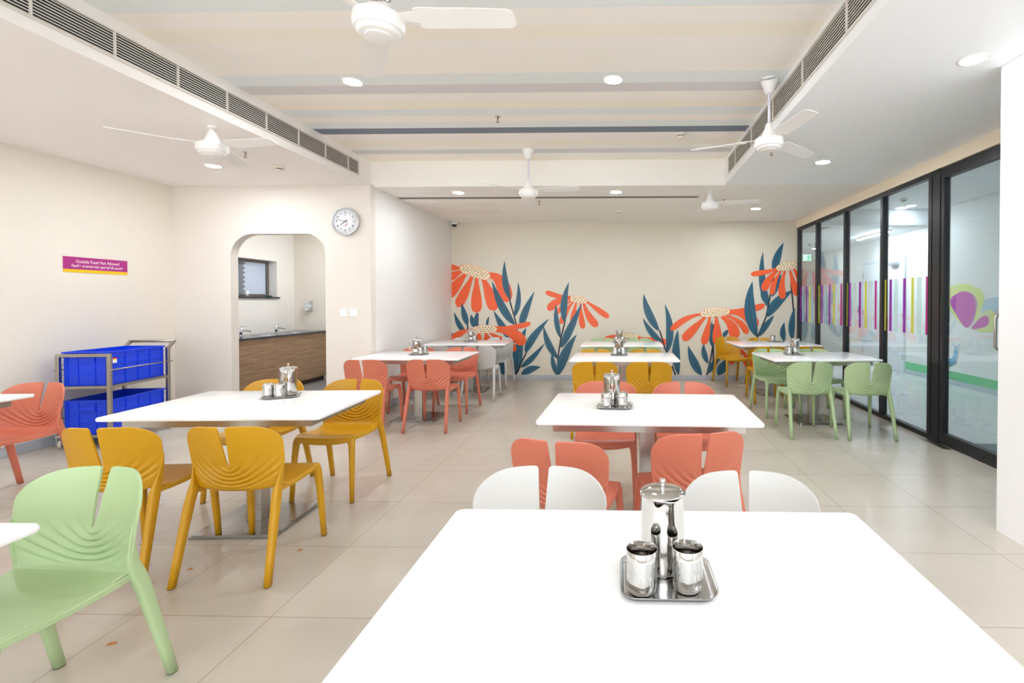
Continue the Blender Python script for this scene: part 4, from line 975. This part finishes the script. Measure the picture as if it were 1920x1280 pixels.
def crate(zb, label, sticker):
    c = empty('plastic_crate', (tr.location.x, tr.location.y, zb), TROT, label, 'crate', 'blue crates on the trolley')
    w, l, h = .192, .318, .32
    mb = MB()
    mb.box(-w, w, -l, l, 0, .006)
    mb.box(-w, -w + .005, -l, l, .006, h).box(w - .005, w, -l, l, .006, h).box(-w + .005, w - .005, -l, -l + .005, .006, h).box(-w + .005, w - .005, l - .005, l, .006, h)
    for z, e, t in ((h - .007, .012, .007), (h - .055, .006, .003), (h * .62, .005, .003), (h * .32, .005, .003), (.004, .004, .004)):
        mb.box(-w - e, -w, -l - e, l + e, z - t, z + t).box(w, w + e, -l - e, l + e, z - t, z + t).box(-w, w, -l - e, -l, z - t, z + t).box(-w, w, l, l + e, z - t, z + t)
    for k in (-.92, -.45, 0, .45, .92):
        for s in (-1, 1): mb.box(min(s * w, s * (w + .006)), max(s * w, s * (w + .006)), k * l - .004, k * l + .004, .004, h)
    for k in (-.84, -.38, .38, .84):
        for s in (-1, 1): mb.box(k * w - .004, k * w + .004, min(s * l, s * (l + .006)), max(s * l, s * (l + .006)), .004, h)
    body = mb.build('crate_body', BLUE, c)
    for s in (-1, 1):
        mb = MB(); a = s * (l + .004)
        mb.box(-.07, .07, min(a, a + s * .008), max(a, a + s * .008), h - .10, h - .090).box(-.075, -.067, min(a, a + s * .008), max(a, a + s * .008), h - .10, h - .055).box(.067, .075, min(a, a + s * .008), max(a, a + s * .008), h - .10, h - .055)
        mb.box(-.067, .067, min(a, a + s * .003), max(a, a + s * .003), h - .09, h - .06); mb.build('grip', BLUE, c)
    if sticker:
        mb = MB(); st = [(rgb(214, 40, 60), .245, .258), (rgb(250, 220, 60), .235, .245), (rgb(240, 236, 230), .205, .235)]
        for k, (col, z0, z1) in enumerate(st): mb.use(mat('sticker_%d' % k, col, .5)).box(w + .0005, w + .0015, -l + .035, -l + .08, z0, z1)
        mb.build('label_sticker', None, c)
    return c
crate(.5855, 'blue plastic crate with a small sticker on the upper trolley shelf', True); crate(.1255, 'blue plastic crate on the lower trolley shelf', False)

# ------------------------------------------------------------------ corridor things
mt = MB().box(GX + .12, 5.0, 2.2, 4.72, 0, .008, bev=.003).build('entrance_mat', mat('mat_grey', rgb(120, 128, 136), .9, bump=.5, bscale=300)); tag(mt, 'dark grey entrance mat on the corridor floor behind the glass door', 'mat')
dr = tag(empty('door_2', (CX, 10.25, 0)), kind='structure')
DM = mat('corridor_door_white', rgb(232, 236, 240), .4)
for s in (-1, 1):
    lf = MB().box(-.03, -.004, min(s * .005, s * .77), max(s * .005, s * .77), .01, 2.2).build('door_leaf', DM, dr)
    mb = MB()
    for z in (.3, 1.1, 1.95): mb.tube([(-.034, s * .772, z - .06), (-.034, s * .772, z + .06)], .010, 8)
    mb.build('hinges', STEEL, lf)
mb = MB(); mb.tube([(-.03, -.08, .95), (-.08, -.08, .95), (-.08, -.08, 1.3), (-.03, -.08, 1.3)], .011, 10); mb.build('door_pull', STEEL, dr)
mb = MB(); mb.box(-.035, 0, -.82, -.775, 0, 2.25).box(-.035, 0, .775, .82, 0, 2.25).box(-.035, 0, -.775, .775, 2.205, 2.25); mb.build('door_frame', mat('door_frame_white', rgb(224, 230, 236), .4), dr)
dc = MB(); dc.box(-.07, 0, -.14, .14, -.03, .03, bev=.008); dc = dc.build('door_closer', mat('closer_silver', rgb(190, 198, 208), .3, .7)); dc.location = (CX - .031, 9.75, 2.13); tag(dc, 'silver door closer at the top of the white corridor door', 'door closer')
kp = MB(); kp.box(-.02, 0, -.05, .05, -.08, .08, bev=.004); kp = kp.build('access_reader', mat('reader_grey', rgb(150, 158, 168), .4)); kp.location = (CX - .0005, 11.25, 1.2); tag(kp, 'small grey access reader on the corridor wall beside the white door', 'access reader')
cv = empty('bullet_camera', (4.06, 10.5, 2.70), 0, 'grey security camera hanging from the far corridor ceiling', 'security camera')
MB().tube([(0, 0, 0), (0, 0, -.07)], .02, 12).build('camera_mount', WHITEP, cv); MB().tube([(-.03, -.10, -.11), (.02, .05, -.09)], .04, 16).build('camera_barrel', mat('camera_grey', rgb(120, 124, 130), .4), cv)
cg = empty('corridor_grille', (3.55, 9.0, 2.70), 0, 'grey slatted air grille on the corridor ceiling in the farthest pane', 'air conditioning grille')
MB().box(-.16, .16, -.35, .35, -.006, 0).build('grille_backing', mat('grille_shadow', rgb(96, 102, 108), .6), cg)
mb = MB()
for k in range(6): mb.box(-.15 + k * .055, -.135 + k * .055, -.34, .34, -.012, -.006)
mb.build('slats', SLAT, cg)
ex = empty('exit_sign', (4.72, 12.5, 2.70), 0, 'green running man exit sign hanging in the far corridor', 'sign')
MB().box(-.15, .15, -.012, .012, -.28, -.12).build('sign_panel', mat('exit_pale', rgb(214, 236, 222), .4), ex)
mb = MB(); mb.box(-.14, -.05, -.0135, -.012, -.27, -.13).box(.05, .14, -.0135, -.012, -.27, -.13)
mb.tube([(0, -.0135, -.15), (0, -.0135, -.152)], .012, 10).bar((0, -.0135, -.165), (-.008, -.0135, -.205), .016, .003).bar((-.008, -.0135, -.205), (.022, -.0135, -.24), .009, .003).bar((-.008, -.0135, -.205), (-.03, -.0135, -.25), .009, .003)
mb.build('running_man', mat('exit_green', rgb(40, 140, 96), .5), ex)
mb = MB(); mb.tube([(-.1, 0, -.12), (-.1, 0, 0)], .004, 6).tube([(.1, 0, -.12), (.1, 0, 0)], .004, 6); mb.build('hanger_rods', CHROME, ex)
# corridor wall painting: grass band, caterpillar and butterfly wings, read from inside the dining hall
cm = empty('corridor_mural', (CX - .001, 0, 0), 0, 'corridor wall painting of butterfly wings, blue caterpillar and green grass band', 'mural')
lay = [0]
def wall_poly(mb, poly):                     # (world Y, z), seen from the hall
    lay[0] += 1; mb.flat([(a, b) for a, b in poly], Matrix(((0, 0, 1, -.0008 - lay[0] * .0004), (1, 0, 0, 0), (0, 1, 0, 0), (0, 0, 0, 1))))
def drop(cx, cy, tipx, tipy, w, n=30):
    """teardrop from a pointed tip to a rounded head centred at (cx, cy)"""
    d = math.hypot(cx - tipx, cy - tipy); a0 = math.atan2(cy - tipy, cx - tipx); out = []
    for k in range(n):
        t = 2 * PI * k / n; u = d * .5 * (1 - math.cos(t)) * 1.35; v = w * math.sin(t) * math.sin(t / 2) ** 1.1
        out.append((tipx + u * math.cos(a0) - v * math.sin(a0), tipy + u * math.sin(a0) + v * math.cos(a0)))
    return out
mb = MB(); mb.use(mat('grass_band', rgb(118, 204, 148), .5)); wall_poly(mb, [(2, .086), (9.45, .086), (9.45, .222), (2, .222)])
wall_poly(mb, ribbon((8.42, .20), (8.2, .27), (8.0, .385), lambda t: .024 * (1 - t) + .004)); mb.build('grass_band', None, cm)
LIME = mat('wing_lime', rgb(224, 234, 146), .5); LIME2 = mat('wing_lime_soft', rgb(222, 226, 172), .5); MAG = mat('wing_magenta', rgb(206, 84, 184), .5); MAG2 = mat('wing_mauve', rgb(206, 150, 190), .5)
def wing(parts, name):
    mb = MB()
    for m_, q in parts: mb.use(m_); wall_poly(mb, drop(*q))
    mb.build(name, None, cm)
def closed(P, n=6):
    """smooth closed outline through the points"""
    out = []; m = len(P)
    for i in range(m):
        a, b, c, d = P[i - 1], P[i], P[(i + 1) % m], P[(i + 2) % m]
        for k in range(n):
            t = k / n; out.append(tuple(.5 * (2 * b[j] + (c[j] - a[j]) * t + (2 * a[j] - 5 * b[j] + 4 * c[j] - d[j]) * t * t + (3 * b[j] - a[j] - 3 * c[j] + d[j]) * t ** 3) for j in (0, 1)))
    return out
def wing(parts, name):
    mb = MB()
    for m_, q in parts: mb.use(m_); wall_poly(mb, closed(q))
    mb.build(name, None, cm)
mb = MB(); mb.use(mat('hill_blue', rgb(186, 212, 226), .5)); wall_poly(mb, closed([(7.45, 1.18), (7.42, 1.39), (7.28, 1.43), (7.0, 1.46), (6.5, 1.5), (6.2, 1.3), (6.4, 1.1), (7.1, 1.13)])); mb.build('blue_hill', None, cm)
wing([(LIME, [(7.582, 1.576), (7.478, 1.542), (7.43, 1.451), (7.454, 1.329), (7.595, 1.09), (7.70, 1.2)]), (LIME, [(7.833, .975), (8.1, 1.15), (8.25, 1.32), (8.296, 1.493), (8.169, 1.624), (7.911, 1.665), (7.667, 1.632), (7.549, 1.513), (7.557, 1.298), (7.68, 1.046)]),
      (MAG2, [(7.82, .972), (8.0, 1.15), (8.12, 1.35), (7.98, 1.53), (7.75, 1.53), (7.59, 1.43), (7.58, 1.25), (7.68, 1.02)]), (MAG, [(7.833, .97), (8.019, 1.145), (8.185, 1.383), (8.048, 1.498), (7.841, 1.534), (7.686, 1.484), (7.609, 1.328), (7.625, 1.173), (7.722, 1.01)])], 'large_wing')
wing([(LIME, [(7.353, 1.233), (7.237, 1.228), (7.192, 1.126), (7.233, .948), (7.368, .917), (7.551, .936)]), (LIME2, [(7.679, .955), (7.513, 1.16), (7.373, 1.243), (7.303, 1.182), (7.321, 1.032), (7.42, .96)]),
      (MAG, [(7.683, .952), (7.595, 1.05), (7.492, 1.131), (7.392, 1.167), (7.328, 1.121), (7.34, 1.046), (7.429, .989)])], 'small_wing')
mb = MB(); mb.use(mat('caterpillar_blue', rgb(96, 176, 220), .5)); mb2 = mat('caterpillar_deep', rgb(58, 148, 190), .5)
blobs = [(8.29, .335, .045), (8.225, .352, .055), (8.155, .372, .058), (8.095, .395, .055), (8.055, .437, .052), (8.035, .490, .048), (8.028, .540, .044), (8.022, .590, .046)]
for i, (a, b, r_) in enumerate(blobs):
    mb.use(mb2 if i in (0, 2, 4) else MATS['caterpillar_blue']); wall_poly(mb, [(a + r_ * math.cos(2 * PI * k / 20), b + r_ * math.sin(2 * PI * k / 20)) for k in range(20)])
wall_poly(mb, ribbon((8.035, .62), (8.07, .65), (8.107, .69), lambda t: .006, 6)); wall_poly(mb, ribbon((8.01, .62), (7.97, .65), (7.931, .688), lambda t: .006, 6))
mb.use(mat('caterpillar_white', rgb(248, 244, 248), .5))
for a in (8.046, 8.0): wall_poly(mb, [(a + .017 * math.cos(2 * PI * k / 14), .596 + .021 * math.sin(2 * PI * k / 14)) for k in range(14)])
mb.use(MAG)
for a in (8.042, 8.0): wall_poly(mb, [(a + .007 * math.cos(2 * PI * k / 10), .594 + .010 * math.sin(2 * PI * k / 10)) for k in range(10)])
for a, b in ((8.26, .30), (8.19, .305), (8.12, .325), (8.02, .40), (7.985, .47)): wall_poly(mb, ribbon((a, b + .03), (a - .01, b), (a - .012, b - .02), lambda t: .005, 4))
mb.build('caterpillar', None, cm)

# ------------------------------------------------------------------ crumbs on the floor
for x, y, s_, lab in [(-2.05, 1.88, .016, 'brown crumb on the floor beside the foot of the large green chair'), (-1.78, 2.62, .014, 'tan smear of food on the floor under the mustard chair'), (-2.22, 2.42, .012, 'tiny tan crumb on the floor between the two mustard chairs')]:
    mb = MB(); mb.loft([((0, 0, .0), s_, s_ * .45), ((0, 0, .003), s_ * .9, s_ * .4), ((.003, 0, .006), s_ * .4, s_ * .2)]); o = mb.build('food_crumb', mat('crumb_brown', rgb(176, 116, 60), .8)); o.location = (x, y, 0); o.rotation_euler = (0, 0, .5)
    tag(o, lab, 'crumb', 'crumbs on the floor')
